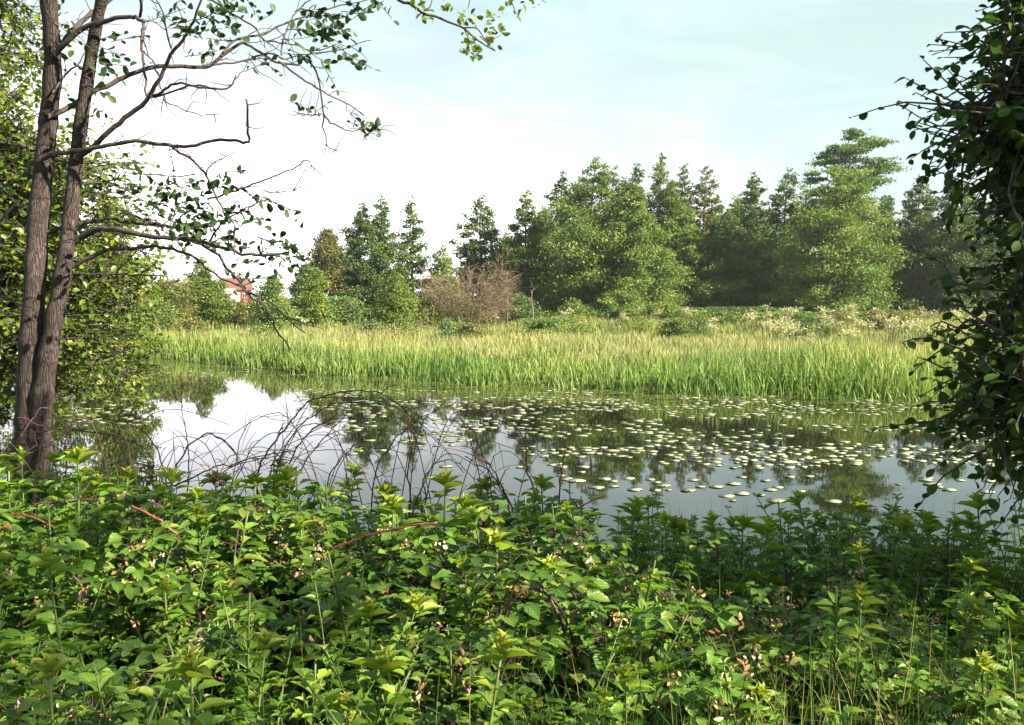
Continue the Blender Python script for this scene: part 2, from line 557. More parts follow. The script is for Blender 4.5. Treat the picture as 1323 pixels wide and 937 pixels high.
# ground
m, nt, out = new_mat("earth_and_turf")
geo = nt.nodes.new("ShaderNodeNewGeometry")
f = noise(nt, 0.35, 6, geo.outputs['Position'])
f2 = noise(nt, 6.0, 5, geo.outputs['Position'])
c = ramp(nt, f, [(0.35, (0.055, 0.075, 0.02)), (0.55, (0.10, 0.12, 0.035)), (0.7, (0.17, 0.16, 0.065))])
c = mix_rgb(nt, 'MULTIPLY', 0.7, c, ramp(nt, f2, [(0.3, (0.5, 0.5, 0.5)), (0.7, (1.2, 1.15, 1.0))]))
pb = nt.nodes.new("ShaderNodeBsdfPrincipled")
pb.inputs['Roughness'].default_value = 0.95
pb.inputs['Specular IOR Level'].default_value = 0.1
nt.links.new(c, pb.inputs['Base Color'])
nt.links.new(pb.outputs[0], out.inputs[0])
M['ground'] = m

# water
m, nt, out = new_mat("pond_water")
geo = nt.nodes.new("ShaderNodeNewGeometry")
mp = nt.nodes.new("ShaderNodeMapping")
mp.inputs['Scale'].default_value = (0.55, 1.3, 1)
nt.links.new(geo.outputs['Position'], mp.inputs[0])
h1 = noise(nt, 1.6, 3, mp.outputs[0])
h2 = noise(nt, 7.0, 2, mp.outputs[0])
calm = noise(nt, 0.12, 2, geo.outputs['Position'])
hh = math_node(nt, 'MULTIPLY_ADD', h2, 0.18, h1)
bn = nt.nodes.new("ShaderNodeBump")
bn.inputs['Distance'].default_value = 0.012
nt.links.new(math_node(nt, 'MULTIPLY', ramp(nt, calm, [(0.35, (0.3,) * 3), (0.65, (1.0,) * 3)]), 0.05), bn.inputs['Strength'])
nt.links.new(hh, bn.inputs['Height'])
pb = nt.nodes.new("ShaderNodeBsdfPrincipled")
pb.inputs['Base Color'].default_value = (0.006, 0.007, 0.003, 1)
pb.inputs['Roughness'].default_value = 0.02
pb.inputs['IOR'].default_value = 1.333
nt.links.new(bn.outputs[0], pb.inputs['Normal'])
nt.links.new(pb.outputs[0], out.inputs[0])
M['water'] = m

# ------------------------------------------------------------------ terrain
FX = np.array([-400, -60, -30, -22.6, -17.3, -13, -7.9, -3.6, 0.8, 4.4, 9.6, 12, 20, 40, 400], float)
FY = np.array([50, 48, 46, 44, 42, 38, 32.5, 28.6, 26, 23.8, 22.8, 22.3, 21, 20, 20], float)
NX = np.array([-400, -30, -12, -8, -5.5, -4, -3, -1, 1, 3, 6, 12, 40, 400], float)
NY = np.array([14, 12, 10.5, 9.8, 9.2, 8.8, 7.6, 7.0, 6.6, 6.6, 7.2, 7.5, 7, 7], float)


def far_shore(x):
    return np.interp(x, FX, FY) + 0.35 * np.sin(x * 1.3) + 0.2 * np.sin(x * 3.1 + 1)


def near_shore(x):
    return np.interp(x, NX, NY) + 0.15 * np.sin(x * 2.1)


def ground_z(x, y):
    x, y = np.asarray(x, float), np.asarray(y, float)
    df = y - far_shore(x)
    dn = near_shore(x) - y
    zf = np.interp(df, [-3, -1.0, 0.3, 2, 9, 12, 25, 50, 120, 400, 1500], [-0.7, -0.5, 0.04, 0.10, 0.16, 0.32, 0.55, 0.9, 1.9, 3.5, 8])
    zf = zf + np.where(df > 20, 0.10 * np.sin(x * 0.21 + y * 0.1) + 0.06 * np.sin(y * 0.37), 0)
    zf = zf + np.clip((y - 70) / 80, 0, 1) * np.clip((-x - 15) / 25, 0, 1) * 0.5
    zn = np.interp(dn, [-2, -0.8, 0.3, 1.4, 3, 6, 40, 400], [-0.7, -0.5, 0.06, 0.30, 0.48, 0.60, 0.9, 2])
    zn = zn + np.where(dn > 0.4, 0.03 * np.sin(x * 2.3) * np.sin(y * 1.9), 0)
    return np.maximum(zf, zn)


gx = np.concatenate([-np.geomspace(1200, 31, 40), np.arange(-30, 30.01, 0.5), np.geomspace(31, 1200, 40)])
gy = np.concatenate([-np.geomspace(300, 4, 16), np.arange(-3, 12, 0.4), np.arange(12, 60, 0.75), np.geomspace(60.5, 1600, 60)])
GX, GY = np.meshgrid(gx, gy)
mb = MB()
idx = np.arange(GX.size).reshape(GX.shape)
mb.add(np.stack([GX, GY, ground_z(GX, GY)], -1),
       np.stack([idx[:-1, :-1], idx[:-1, 1:], idx[1:, 1:], idx[1:, :-1]], -1).reshape(-1, 4))
tag(mb.build("ground", M['ground']), "grassy river banks and rising meadow", None, None, "structure")
mb = MB()
wx, wy = np.linspace(-350, 350, 30), np.linspace(4.5, 60, 12)
WX, WY = np.meshgrid(wx, wy)
idx = np.arange(WX.size).reshape(WX.shape)
mb.add(np.stack([WX, WY, np.zeros_like(WX)], -1), np.stack([idx[:-1, :-1], idx[:-1, 1:], idx[1:, 1:], idx[1:, :-1]], -1).reshape(-1, 4))
tag(mb.build("water", M['water']), "still dark river water mirroring the sky", None, None, "structure")


# ------------------------------------------------------------------ blades
def blades(mb, rng, x, y, h, wd, lean, rnd, segs=3, z=None, droop=0.5):
    n = len(x)
    z = ground_z(x, y) - 0.03 if z is None else z
    az = rng.uniform(0, 2 * np.pi, n)
    ln = np.abs(rng.normal(lean, lean * 0.6, n))
    t = np.linspace(0, 1, segs + 1)
    face = rng.uniform(0, np.pi, n)
    side = np.stack([np.cos(face), np.sin(face), np.zeros(n)], -1)
    dirx = np.stack([np.cos(az), np.sin(az), np.zeros(n)], -1)
    off = (ln[:, None] * t[None] ** 2) * h[:, None]
    zz = h[:, None] * (t[None] - droop * ln[:, None] * t[None] ** 3)
    c = np.stack([x, y, z], -1)[:, None] + dirx[:, None] * off[..., None] + np.array([0, 0, 1.0]) * zz[..., None]
    ww = wd[:, None] * 0.5 * np.clip(1.05 - t[None] ** 1.6, 0.04, 1)
    L, Rr = c - side[:, None] * ww[..., None], c + side[:, None] * ww[..., None]
    v = np.stack([L, Rr], 2).reshape(n, -1, 3)
    k = 2 * (segs + 1)
    q = np.array([(2 * i, 2 * i + 1, 2 * i + 3, 2 * i + 2) for i in range(segs)])
    luv = np.stack([np.repeat(t, 2), np.tile([-1, 1], segs + 1), np.zeros(k)], -1)
    mb.add(v.reshape(-1, 3), (q[None] + (np.arange(n) * k)[:, None, None]).reshape(-1, 4), None, np.repeat(rnd, k), np.tile(luv, (n, 1)))


def vnoise(x, y, s, seed=0):
    """cheap smooth value noise in [0,1]"""
    r = np.random.RandomState(seed).rand(64, 64)
    u, v = x / s + 500.3, y / s + 700.7
    i, j = np.floor(u).astype(int), np.floor(v).astype(int)
    a, b = u - i, v - j
    a, b = a * a * (3 - 2 * a), b * b * (3 - 2 * b)
    g = lambda p, q: r[p % 64, q % 64]
    return (g(i, j) * (1 - a) + g(i + 1, j) * a) * (1 - b) + (g(i, j + 1) * (1 - a) + g(i + 1, j + 1) * a) * b


rng = np.random.RandomState(11)
n = 46000
x = rng.uniform(-34, 24, n)
d = rng.beta(1.0, 1.25, n) * 7.0 - 0.5 + 1.5 * (vnoise(x, x * 0, 1.9, 31) - 0.55)
y = far_shore(x) + d
clump = vnoise(x, y, 1.3, 3)
keep = rng.rand(n) < np.clip(clump * 2.6 - 0.35, 0.06, 1)
x, y, d, clump = x[keep], y[keep], d[keep], clump[keep]
h = (0.58 + 0.40 * np.clip(d / 2.2, 0, 1)) * (0.40 + 0.70 * vnoise(x, y, 3.2, 5) + 0.35 * vnoise(x, y, 0.8, 6)) * rng.uniform(0.6, 1.2, len(x))
dry = np.clip(rng.rand(len(x)) * 0.9 - 0.42 + 0.075 * d + 0.5 * (vnoise(x, y, 1.7, 12) - 0.5), 0, 1)
mb = MB()
blades(mb, rng, x, y, h, rng.uniform(0.022, 0.055, len(x)), 0.24, dry, 4)
m_ = rng.rand(len(x)) < 0.06                    # bent and broken leaves
blades(mb, rng, x[m_], y[m_], h[m_] * 1.1, rng.uniform(0.02, 0.045, m_.sum()), 0.85, rng.rand(m_.sum()), 5, None, 0.55)
m_ = rng.rand(len(x)) < np.where(d > 2.5, 0.10, 0.03)                   # pale dead stalks
blades(mb, rng, x[m_], y[m_], h[m_] * 1.15, rng.uniform(0.012, 0.022, m_.sum()), 0.10, np.full(m_.sum(), 1.0), 3)
tag(mb.build("reeds", M['reed']), "dense bright green reed bed along the far shore", None, None, "stuff")

n = 120000
y = 32 + (rng.rand(n) ** 1.25) * 62
x = (rng.rand(n) - 0.5) * 1.25 * y - 1
d = y - far_shore(x)
keep = d > 3.6
x, y, d = x[keep], y[keep], d[keep]
pn = vnoise(x, y, 5.0, 8)
h = (0.22 + 0.50 * pn + 0.30 * (vnoise(x, y, 1.6, 14) - 0.4)) * rng.uniform(0.6, 1.2, len(x))
mb = MB()
blades(mb, rng, x, y, h, rng.uniform(0.03, 0.065, len(x)), 0.22, np.clip(rng.rand(len(x)) * 0.9 + 0.25 * (pn - 0.4), 0, 1), 2)
tag(mb.build("meadow_grass", M['meadow']), "tall straw tipped meadow grass behind the reeds", None, None, "stuff")


# ------------------------------------------------------------------ far trees
def far_tree(rng, name, base, H, rad, kind, mat, label, cat="tree", group=None, leafn=13000, leaf=0.17, bark='far_bark'):
    root = empty(name, base)
    tag(root, label, cat, group)
    tb, cb = MB(), MB()
    lean = rng.normal(0, 0.02, 2)

    def axis(z):
        z = np.asarray(z, float)
        return np.stack([lean[0] * z + 0.012 * H * np.sin(z * 2.2 / H * 3), lean[1] * z, z], -1)

    P = dict(t0=0.08, nl=70, sag=0.0, spread=0.2, flat=0.6, top=1.0)
    if kind == 'cone':
        prof = lambda t: np.clip((1 - t) ** 0.74 * np.minimum(1, 0.62 + t * 1.8), 0.05, 1)
        P.update(nl=80, sag=0.10, spread=0.105, flat=0.5)
    elif kind == 'spire':
        prof = lambda t: np.clip((1 - t) ** 0.72 * np.minimum(1, 0.6 + t * 2), 0.05, 1)
        P.update(nl=70, sag=0.05, spread=0.12, t0=0.06)
    elif kind == 'open':
        prof = lambda t: np.clip((1 - t) ** 0.75 * (0.65 + 0.5 * np.sin(t * 37) ** 2), 0.04, 1)
        P.update(nl=46, sag=-0.05, spread=0.15, flat=0.45, t0=0.12)
    elif kind == 'pine':
        prof = lambda t: np.clip(np.where(t > 0.80, 0.62 + 0.38 * np.sqrt(np.clip((1 - t) / 0.2, 0, 1)), 0.75 + 0.25 * t) * np.where(t > 0.94, 0.55, 1), 0.15, 1)
        P.update(nl=30, sag=0.16, spread=0.15, flat=0.12, t0=0.36)
    elif kind == 'round':
        prof = lambda t: np.clip(np.sin(np.pi * np.clip((t - 0.12) / 0.9, 0, 1) ** 0.75) ** 0.6, 0.12, 1)
        P.update(nl=60, sag=0.35, spread=0.22, t0=0.25)
    elif kind == 'broad':
        prof = lambda t: np.clip(np.clip(1 - t, 0, 1) ** 0.42 * np.minimum(1, 0.8 + 0.5 * t), 0.08, 1)
        P.update(nl=115, sag=0.05, spread=0.11, flat=0.42, t0=0.06)
    else:  # bush
        prof = lambda t: np.clip(np.clip(1 - t, 0, 1) ** 0.55, 0.1, 1)
        P.update(nl=40, sag=0.5, spread=0.26, t0=0.04)
    zs = np.linspace(0, H * 0.97, 9)
    r0 = max(0.02 * H * 0.8, 0.04)
    tb.tube(axis(zs) + np.array([0, 0, -0.1]), r0 * np.linspace(1, 0.12, 9), 6)
    nl = P['nl']
    tt = P['t0'] + (1 - P['t0']) * ((np.arange(nl) + rng.rand(nl)) / nl)
    az = np.arange(nl) * 2.39996 + rng.normal(0, 0.5, nl)
    rr = rad * prof(tt) * rng.uniform(0.50, 1.15, nl)
    wgt = rr ** 1.4
    cnt = np.maximum((leafn * wgt / wgt.sum()), 12).astype(int)
    for t, a, r, c in zip(tt, az, rr, cnt):
        z1 = min(t * H, H * 0.995)
        z0 = max(0.02 * H, z1 - 0.45 * r)
        b = axis(z0)
        e = axis(z1) + np.array([r * math.cos(a), r * math.sin(a), P['sag'] * r * (0.4 if t > 0.85 else 1)])
        e[2] = min(e[2], H)
        if kind in ('pine', 'open') or rng.rand() < 0.5:
            tb.tube([b, (b + e) / 2 + np.array([0, 0, 0.08 * r]), e], [r0 * 0.35 * (1 - 0.6 * t), r0 * 0.2, 0.012], 4, caps=False)
        k = max(3, int(r * 2.4))
        s = 0.30 + 0.72 * rng.rand(k) ** 0.75
        cc = b + (e - b) * s[:, None] + rng.normal(0, 0.12 * r + 0.04, (k, 3)) * np.array([1, 1, 0.7])
        which = rng.randint(0, k, c)
        sp = (P['spread'] * r + 0.08) * rng.uniform(0.7, 1.3)
        p = cc[which] + rng.normal(0, 1, (c, 3)) * sp * np.array([1, 1, P['flat']])
        p[:, 2] = np.clip(p[:, 2], 0.03, H * 1.01)
        X = norm(rng.normal(0, 1, (c, 3)) + 0.6 * norm(p - axis(p[:, 2])))
        Z = rng.normal(0, 0.75, (c, 3)) + np.array([0, 0, 0.8])
        lf = leaf * rng.uniform(0.6, 1.3, c)
        tone = np.clip(rng.normal(0.42, 0.15) + rng.normal(0, 0.20, k)[which] + rng.normal(0, 0.12, c), 0, 1)
        cb.leaves(LEAF_FAR, p, X, Z, lf, lf * 0.75, tone)
    tb.build("trunk", M[bark], root)
    cb.build("crown", M[mat], root)
    return root


TREES = [
    # name, px, top, half-width px, distance, kind, material, leaves, label
    ("pale_tree", 40, 170, 80, 33, 'broad', 'far_bright', 14000, "yellow-green tree showing behind the upper left alder branches"),
    ("pale_tree", 150, 262, 52, 38, 'broad', 'far_bright', 12000, "pale yellow-green tree at the left edge of the meadow behind the alder"),
    ("bushy_tree", 216, 360, 28, 57, 'round', 'far_olive', 5000, "olive round tree left of the lone conical tree"),
    ("conical_tree", 262, 331, 30, 62, 'cone', 'far_bright', 8000, "lone small conical tree left of the red house"),
    ("shrub", 203, 384, 30, 50, 'bush', 'far_green', 3500, "green shrub at the left end of the meadow"),
    ("shrub", 306, 391, 30, 66, 'bush', 'far_olive', 3000, "grey-green shrub on the slope below the red house"),
    ("shrub", 352, 356, 30, 62, 'bush', 'far_green', 5000, "bright green bush just right of the red house"),
    ("willow_tree", 393, 342, 17, 84, 'round', 'far_dark', 4000, "dull dark round tree behind the bushes right of the house"),
    ("young_tree", 408, 345, 21, 57, 'spire', 'far_bright', 4500, "young yellow-green tree left of the dark conifers"),
    ("olive_tree", 425, 295, 25, 86, 'round', 'far_olive', 7000, "olive-brown round crowned tree left of the dark conifers"),
    ("conifer_tree", 462, 260, 30, 66, 'cone', 'far_dark', 12000, "dark conical tree, leftmost of the three left spires"),
    ("conifer_tree", 492, 252, 27, 68, 'spire', 'far_dark', 11000, "dark conical tree, middle one of the three left spires"),
    ("conifer_tree", 530, 249, 33, 71, 'open', 'far_dark', 6500, "thin see-through conifer, rightmost of the three left spires"),
    ("shrub", 441, 384, 30, 62, 'bush', 'far_dark', 3500, "low dark bush under the left spires"),
    ("young_tree", 512, 352, 26, 58, 'spire', 'far_bright', 4500, "young pale green tree in front of the left spires"),
    ("young_tree", 573, 316, 24, 70, 'spire', 'far_green', 5500, "narrow green tree behind the dead reddish bush"),
    ("conifer_tree", 622, 251, 43, 76, 'cone', 'far_dark', 11000, "dark conical tree rising behind the dead reddish bush"),
    ("conical_tree", 680, 246, 36, 74, 'cone', 'far_green', 12000, "green conical tree left of the big central alder"),
    ("conifer_tree", 722, 222, 40, 82, 'cone', 'far_dark', 12000, "dark conical tree behind the left side of the central alder"),
    ("alder_tree", 762, 203, 70, 72, 'cone', 'far_green', 24000, "biggest central alder with its right side in the sun"),
    ("conifer_tree", 792, 214, 30, 88, 'spire', 'far_dark', 8000, "dark spire just right of the big central alder's top"),
    ("alder_tree", 826, 236, 50, 70, 'cone', 'far_green', 16000, "sunlit alder right of the big central alder"),
    ("conifer_tree", 825, 208, 30, 86, 'spire', 'far_dark', 8000, "dark spire left of the tallest back spire"),
    ("conifer_tree", 852, 198, 32, 86, 'spire', 'far_green', 9000, "tallest green spire in the back row"),
    ("conifer_tree", 882, 211, 32, 84, 'spire', 'far_green', 8000, "green spire right of the tallest back spire"),
    ("olive_tree", 912, 214, 34, 84, 'cone', 'far_olive', 8000, "olive-yellow tree at the right end of the back row spires"),
    ("alder_tree", 886, 262, 44, 74, 'cone', 'far_green', 12000, "green alder under the olive-yellow tree"),
    ("alder_tree", 938, 268, 42, 73, 'cone', 'far_dark', 12000, "shaded alder left of the twin conical trees"),
    ("conical_tree", 972, 222, 42, 76, 'cone', 'far_dark', 14000, "left one of the twin conical trees beside the pine"),
    ("conical_tree", 1012, 217, 44, 77, 'cone', 'far_dark', 14000, "right one of the twin conical trees beside the pine"),
    ("pine_tree", 1090, 165, 60, 79, 'pine', 'far_dark', 15000, "tall flat-topped pine towering over the right trees"),
    ("alder_tree", 1082, 214, 84, 70, 'broad', 'far_green', 24000, "broad sunlit tree in front of the tall pine"),
    ("conical_tree", 1188, 226, 48, 79, 'cone', 'far_dark', 14000, "dark tree just right of the tall pine"),
    ("conical_tree", 1236, 232, 46, 76, 'broad', 'far_dark', 13000, "dark tree partly hidden by the near right alder"),
    ("conical_tree", 1300, 222, 52, 76, 'broad', 'far_dark', 12000, "dark tree seen through the near right alder's gaps"),
    ("conical_tree", 1385, 215, 60, 78, 'broad', 'far_green', 9000, "green tree at the far right beyond the near alder"),
    ("alder_tree", 706, 268, 40, 80, 'cone', 'far_dark', 11000, "dark alder filling the gap left of the big central alder"),
    ("alder_tree", 806, 228, 40, 82, 'cone', 'far_dark', 12000, "dark alder filling the gap right of the big central alder"),
    ("alder_tree", 868, 232, 42, 82, 'cone', 'far_green', 12000, "green alder just below the tallest back spire"),
    ("alder_tree", 950, 250, 40, 80, 'cone', 'far_green', 11000, "green alder behind the left twin conical tree"),
    ("alder_tree", 1145, 252, 40, 82, 'cone', 'far_dark', 11000, "dark alder behind the right side of the broad sunlit tree"),
    ("alder_tree", 655, 300, 34, 80, 'cone', 'far_green', 7000, "green alder between the dead bush and the green conical tree"),
    ("shrub", 705, 412, 24, 52, 'bush', 'far_green', 2500, "low green shrub in the meadow in front of the central alder"),
    ("shrub", 955, 398, 42, 62, 'bush', 'far_dark', 4500, "dark bush at the foot of the twin conical trees"),
    ("shrub", 1018, 404, 30, 56, 'bush', 'far_green', 3500, "grey-green shrub among the cream flowers"),
    ("shrub", 742, 386, 24, 66, 'cone', 'far_green', 3000, "green bush at the left foot of the big central alder"),
    ("shrub", 800, 372, 34, 67, 'cone', 'far_green', 5000, "sunlit bush at the right foot of the big central alder"),
    ("shrub", 856, 388, 30, 65, 'cone', 'far_bright', 3500, "yellow-green bush at the foot of the sunlit alder"),
    ("shrub", 872, 412, 20, 46, 'bush', 'far_green', 1800, "small green weed clump standing in the pale meadow grass"),
    ("shrub", 1150, 402, 34, 50, 'bush', 'far_olive', 2500, "olive weedy clump among the cream flowers left of the near dark alder"),
    ("shrub", 245, 412, 22, 46, 'bush', 'far_olive', 1600, "low olive clump in the meadow below the lone conical tree"),
    ("shrub", 920, 402, 26, 54, 'bush', 'far_green', 2200, "low green clump at the right end of the central trees"),
    ("shrub", 545, 385, 26, 60, 'bush', 'far_olive', 3000, "olive shrub left of the dead reddish bush"),
    ("shrub", 665, 380, 30, 66, 'bush', 'far_dark', 4000, "dark bush right of the dead reddish bush"),
]
rng = np.random.RandomState(5)
for (nm, px, top, hw, D, kind, mat, nleaf, label) in TREES:
    p = at(px, top, D)
    gz = float(ground_z(p[0], D))
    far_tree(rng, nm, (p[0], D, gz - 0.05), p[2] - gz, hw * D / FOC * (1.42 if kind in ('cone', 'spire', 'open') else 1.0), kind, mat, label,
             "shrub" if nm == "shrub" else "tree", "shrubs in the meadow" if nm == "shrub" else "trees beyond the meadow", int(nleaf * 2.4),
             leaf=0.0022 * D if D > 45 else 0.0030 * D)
# the wood's back rows, mostly behind the trees above
for k, px in enumerate(np.concatenate([np.linspace(700, 1480, 15), [60, 120, -20]])):
    D = 96 + 6 * rng.rand() if px > 400 else 60 + 5 * rng.rand()
    p = at(px, (np.interp(px, [700, 760, 850, 930, 960, 1020, 1100, 1200], [250, 228, 224, 240, 262, 246, 240, 245]) if px > 400 else 300) + 18 * rng.rand(), D)
    gz = float(ground_z(p[0], D))
    far_tree(rng, "back_row_tree", (p[0], D, gz - 0.05), p[2] - gz, 44 * D / FOC, 'cone', 'far_dark', "shadowy tree in the wood's back row, filling gaps between front trees" if px > 400 else
             "distant tree far behind the left alder's foliage", "tree", "back row trees", 20000, leaf=0.22)

# rough weedy clumps breaking up the meadow
for k in range(46):
    px = rng.uniform(170, 1260)
    D = rng.uniform(40, 64)
    x_ = (px - 661.5) / FOC * D
    if D - far_shore(x_) < 6:
        continue
    far_tree(rng, "weed_clump", (x_, D, float(ground_z(x_, D)) - 0.03), rng.uniform(0.5, 1.15), rng.uniform(0.35, 1.1), 'bush', ('far_green', 'far_olive', 'far_dark', 'far_bright')[rng.randint(4)],
             "rough leafy weed clump in the meadow " + ("before the right trees" if px > 930 else ("before the central trees" if px > 660 else "before the left trees")), "weed clump", "weed clumps in the meadow", 500, leaf=0.10)

# dead reddish bush: bare twigs
for (px, top, hw, D, lab) in ((603, 336, 48, 61, "large leafless reddish-brown bush in front of the wood"), (645, 328, 26, 64, "smaller leafless reddish-brown bush right of the large one"),
                              (560, 352, 20, 62, "thin leafless brown sapling clump left of the large dead bush")):
    p = at(px, top, D)
    gz = float(ground_z(p[0], D))
    H, rad = p[2] - gz, hw * D / FOC
    root = empty("dead_bush", (p[0], D, gz))
    tag(root, lab, "bush", "leafless bushes")
    sb, twb = MB(), MB()
    for k in range(int(26 * rad)):
        a, rr = rng.uniform(0, 2 * np.pi), rad * math.sqrt(rng.rand())
        hh = H * math.sqrt(max(0.05, 1 - (rr / rad) ** 2 * 0.75)) * rng.uniform(0.8, 1.0)
        b = np.array([0.25 * rr * math.cos(a), 0.25 * rr * math.sin(a), 0])
        e = np.array([rr * math.cos(a), rr * math.sin(a), hh])
        mid = (b + e) / 2 + np.array([0, 0, 0.05 * hh]) + rng.normal(0, 0.15, 3)
        path = smooth_path([b, mid, e], 4)
        path = path + np.cumsum(rng.normal(0, 0.035, path.shape), axis=0)
        sb.tube(path, np.linspace(0.018, 0.007, len(path)), 3, caps=False)
        for j in range(22):
            s = path[rng.randint(2, len(path))]
            dv = norm(np.array([math.cos(a), math.sin(a), 0.55]) + rng.normal(0, 0.7, 3)) * rng.uniform(0.3, 0.95)
            twb.tube([s, s + dv * 0.5 + rng.normal(0, 0.03, 3), s + dv], [0.014, 0.011, 0.007], 3, caps=False)
    sb.build("stems", M['dead_twig'], root)
    twb.build("sprays", M['dead_twig'], root)

# slender pale bare stems standing at the wood's edge
for (px, top, D, lab) in ((592, 322, 60, "slim pale bare trunk in the dead bush"), (655, 352, 63, "slim pale leaning trunk right of the dead bush"), (688, 372, 62, "short pale bare trunk before the green conical tree"),
                          (545, 345, 61, "slim pale trunk left of the dead bush")):
    p = at(px, top, D)
    gz = float(ground_z(p[0], D))
    root = empty("bare_sapling", (p[0], D, gz))
    tag(root, lab, "sapling", "pale bare saplings")
    H = p[2] - gz
    tb, bb = MB(), MB()
    path = smooth_path([(0, 0, -0.05), (0.05, 0, H * 0.4), (-0.05, 0, H * 0.75), (0.06, 0, H)], 4)
    tb.tube(path, np.linspace(0.045, 0.010, len(path)), 5)
    for k in range(12):
        s = path[rng.randint(5, len(path))]
        dv = norm(np.array([rng.normal(), rng.normal(), 1.0])) * rng.uniform(0.3, 0.8)
        bb.tube([s, s + dv * 0.6, s + dv], [0.018, 0.012, 0.008], 3, caps=False)
    tb.build("trunk", M['pale_bark'], root)
    bb.build("sprays", M['pale_bark'], root)

# cream flower heads in the meadow
protos = []
for v in range(4):
    root = empty("meadow_flower", (0, 0, -50))
    sb, fb = MB(), MB()
    for k in range(5):
        a, rr = rng.uniform(0, 2 * np.pi), rng.uniform(0.05, 0.32)
        hh = rng.uniform(0.75, 1.1)
        e = np.array([rr * math.cos(a), rr * math.sin(a), hh])
        sb.tube([(0.3 * e[0], 0.3 * e[1], 0), e * np.array([0.7, 0.7, 0.6]), e], [0.012, 0.010, 0.008], 3)
        nn = 26
        pp = e + rng.normal(0, 1, (nn, 3)) * np.array([0.10, 0.10, 0.045])
        fb.leaves(LEAF_FAR, pp, rand_unit(rng, nn), rng.normal(0, 0.4, (nn, 3)) + np.array([0, 0, 1]), 0.075, 0.065, rng.rand(nn))
    sb.build("stems", M['stem'], root)
    fb.build("blossom", M['umbel'], root)
    protos.append(root)
spots = []
for k in range(84):
    px = rng.choice([rng.uniform(980, 1260), rng.uniform(800, 1000), rng.uniform(240, 760)], p=[0.74, 0.14, 0.12])
    py = rng.uniform(399, 440) if px > 900 else rng.uniform(402, 416)
    D = np.interp(py, [400, 410, 420, 436], [68, 60, 48, 37]) + rng.uniform(-2, 2)
    spots.append(((px - 661.5) / FOC * D, D, px))
for k, (x, y, px) in enumerate(spots):
    o = protos[k] if k < 4 else copy_thing(protos[k % 4], (0, 0, 0))
    o.location = (x, y, float(ground_z(x, y)) - 0.03)
    o.rotation_euler = (0, 0, rng.uniform(0, 6.28))
    s = rng.uniform(0.8, 1.25)
    o.scale = (s, s, s)
    tag(o, "cream flowering meadow plant in the thick drift before the right trees" if px > 960 else ("cream flowering meadow plant before the central trees" if px > 760 else
        "cream flowering meadow plant along the wood's left edge"), "flower", "cream meadow flowers")

# ------------------------------------------------------------------ red house and shed on the rise
M['red_wall'] = plain_mat("red_timber", [(0.3, (0.10, 0.018, 0.016)), (0.7, (0.15, 0.03, 0.024))], 2, 0.8)
M['roof'] = plain_mat("clay_roof", [(0.3, (0.075, 0.040, 0.032)), (0.7, (0.12, 0.068, 0.052))], 3, 0.85)
M['white'] = plain_mat("white_paint", [(0.3, (0.42, 0.41, 0.39)), (0.7, (0.5, 0.49, 0.47))], 2, 0.6)
M['grey_board'] = plain_mat("grey_boards", [(0.3, (0.16, 0.16, 0.17)), (0.7, (0.26, 0.26, 0.27))], 2, 0.8)
M['glass'] = plain_mat("dark_window_glass", [(0.3, (0.03, 0.035, 0.04)), (0.7, (0.05, 0.055, 0.06))], 2, 0.1, spec=0.6)


def gable(w, dp, hw, rise, over=0.25, th=0.14):
    """pitched roof slab pair, ridge along x"""
    b = MB()
    hd = dp / 2 + over
    z0 = hw - over * rise / (dp / 2)
    for s in (-1, 1):
        v = []
        for xx in (-w / 2 - over, w / 2 + over):
            v += [(xx, s * hd, z0), (xx, 0.0, hw + rise), (xx, s * hd, z0 + th), (xx, 0.0, hw + rise + th)]
        b.add(v, [(0, 4, 5, 1), (2, 3, 7, 6), (0, 2, 6, 4), (0, 1, 3, 2), (4, 6, 7, 5)])
    return b


HD = 140.0
hp = at(304, 385, HD)
hz = float(ground_z(hp[0], HD))
house = empty("red_house", (hp[0], HD, hz))
house.rotation_euler = (0, 0, 0.45)
house.scale = (0.8, 0.8, 0.88)
tag(house, "small red timber house with clay roof on the distant rise", "house")
b = MB()
b.box((0, 0, 1.05), (4.8, 4.4, 2.7))
for s in (-1, 1):
    b.add([(s * 2.4, -2.2, 2.4), (s * 2.4, 2.2, 2.4), (s * 2.4, 0, 4.05), (s * 2.37, -2.2, 2.4), (s * 2.37, 2.2, 2.4), (s * 2.37, 0, 4.05)], None, [(0, 1, 2), (3, 5, 4)])
wall = b.build("wall", M['red_wall'], house, False)
for sx in (-1.3, 1.2):
    b = MB()
    b.box((sx, -2.23, 1.35), (0.8, 0.06, 0.8))
    wo = b.build("window", M['white'], house, False)
    b = MB()
    b.box((sx - 0.19, -2.265, 1.35), (0.32, 0.03, 0.68))
    b.box((sx + 0.19, -2.265, 1.35), (0.32, 0.03, 0.68))
    b.build("pane", M['glass'], wo, False)
b = MB()
b.box((0, -2.23, 0.95), (0.9, 0.06, 1.9))
b.build("door", M['grey_board'], house, False)
rf = gable(4.8, 4.4, 2.4, 1.65).build("roof", M['roof'], house, False)
b = MB()
b.box((0.7, 0.5, 4.3), (0.5, 0.5, 1.0))
b.build("chimney", M['roof'], rf, False)
sp_ = at(288, 390, 128)
shed = empty("grey_shed", (sp_[0], 128, float(ground_z(sp_[0], 128))))
tag(shed, "low grey shed left of the red house", "shed")
b = MB()
b.box((0, 0, 0.8), (2.6, 2.4, 2.0))
b.build("wall", M['grey_board'], shed, False)
gable(2.6, 2.4, 1.75, 0.6).build("roof", M['grey_board'], shed, False)
b = MB()
b.box((0.3, -1.215, 0.85), (0.8, 0.05, 1.7))
b.build("door", M['white'], shed, False)

# ------------------------------------------------------------------ lily pads
rng = np.random.RandomState(21)


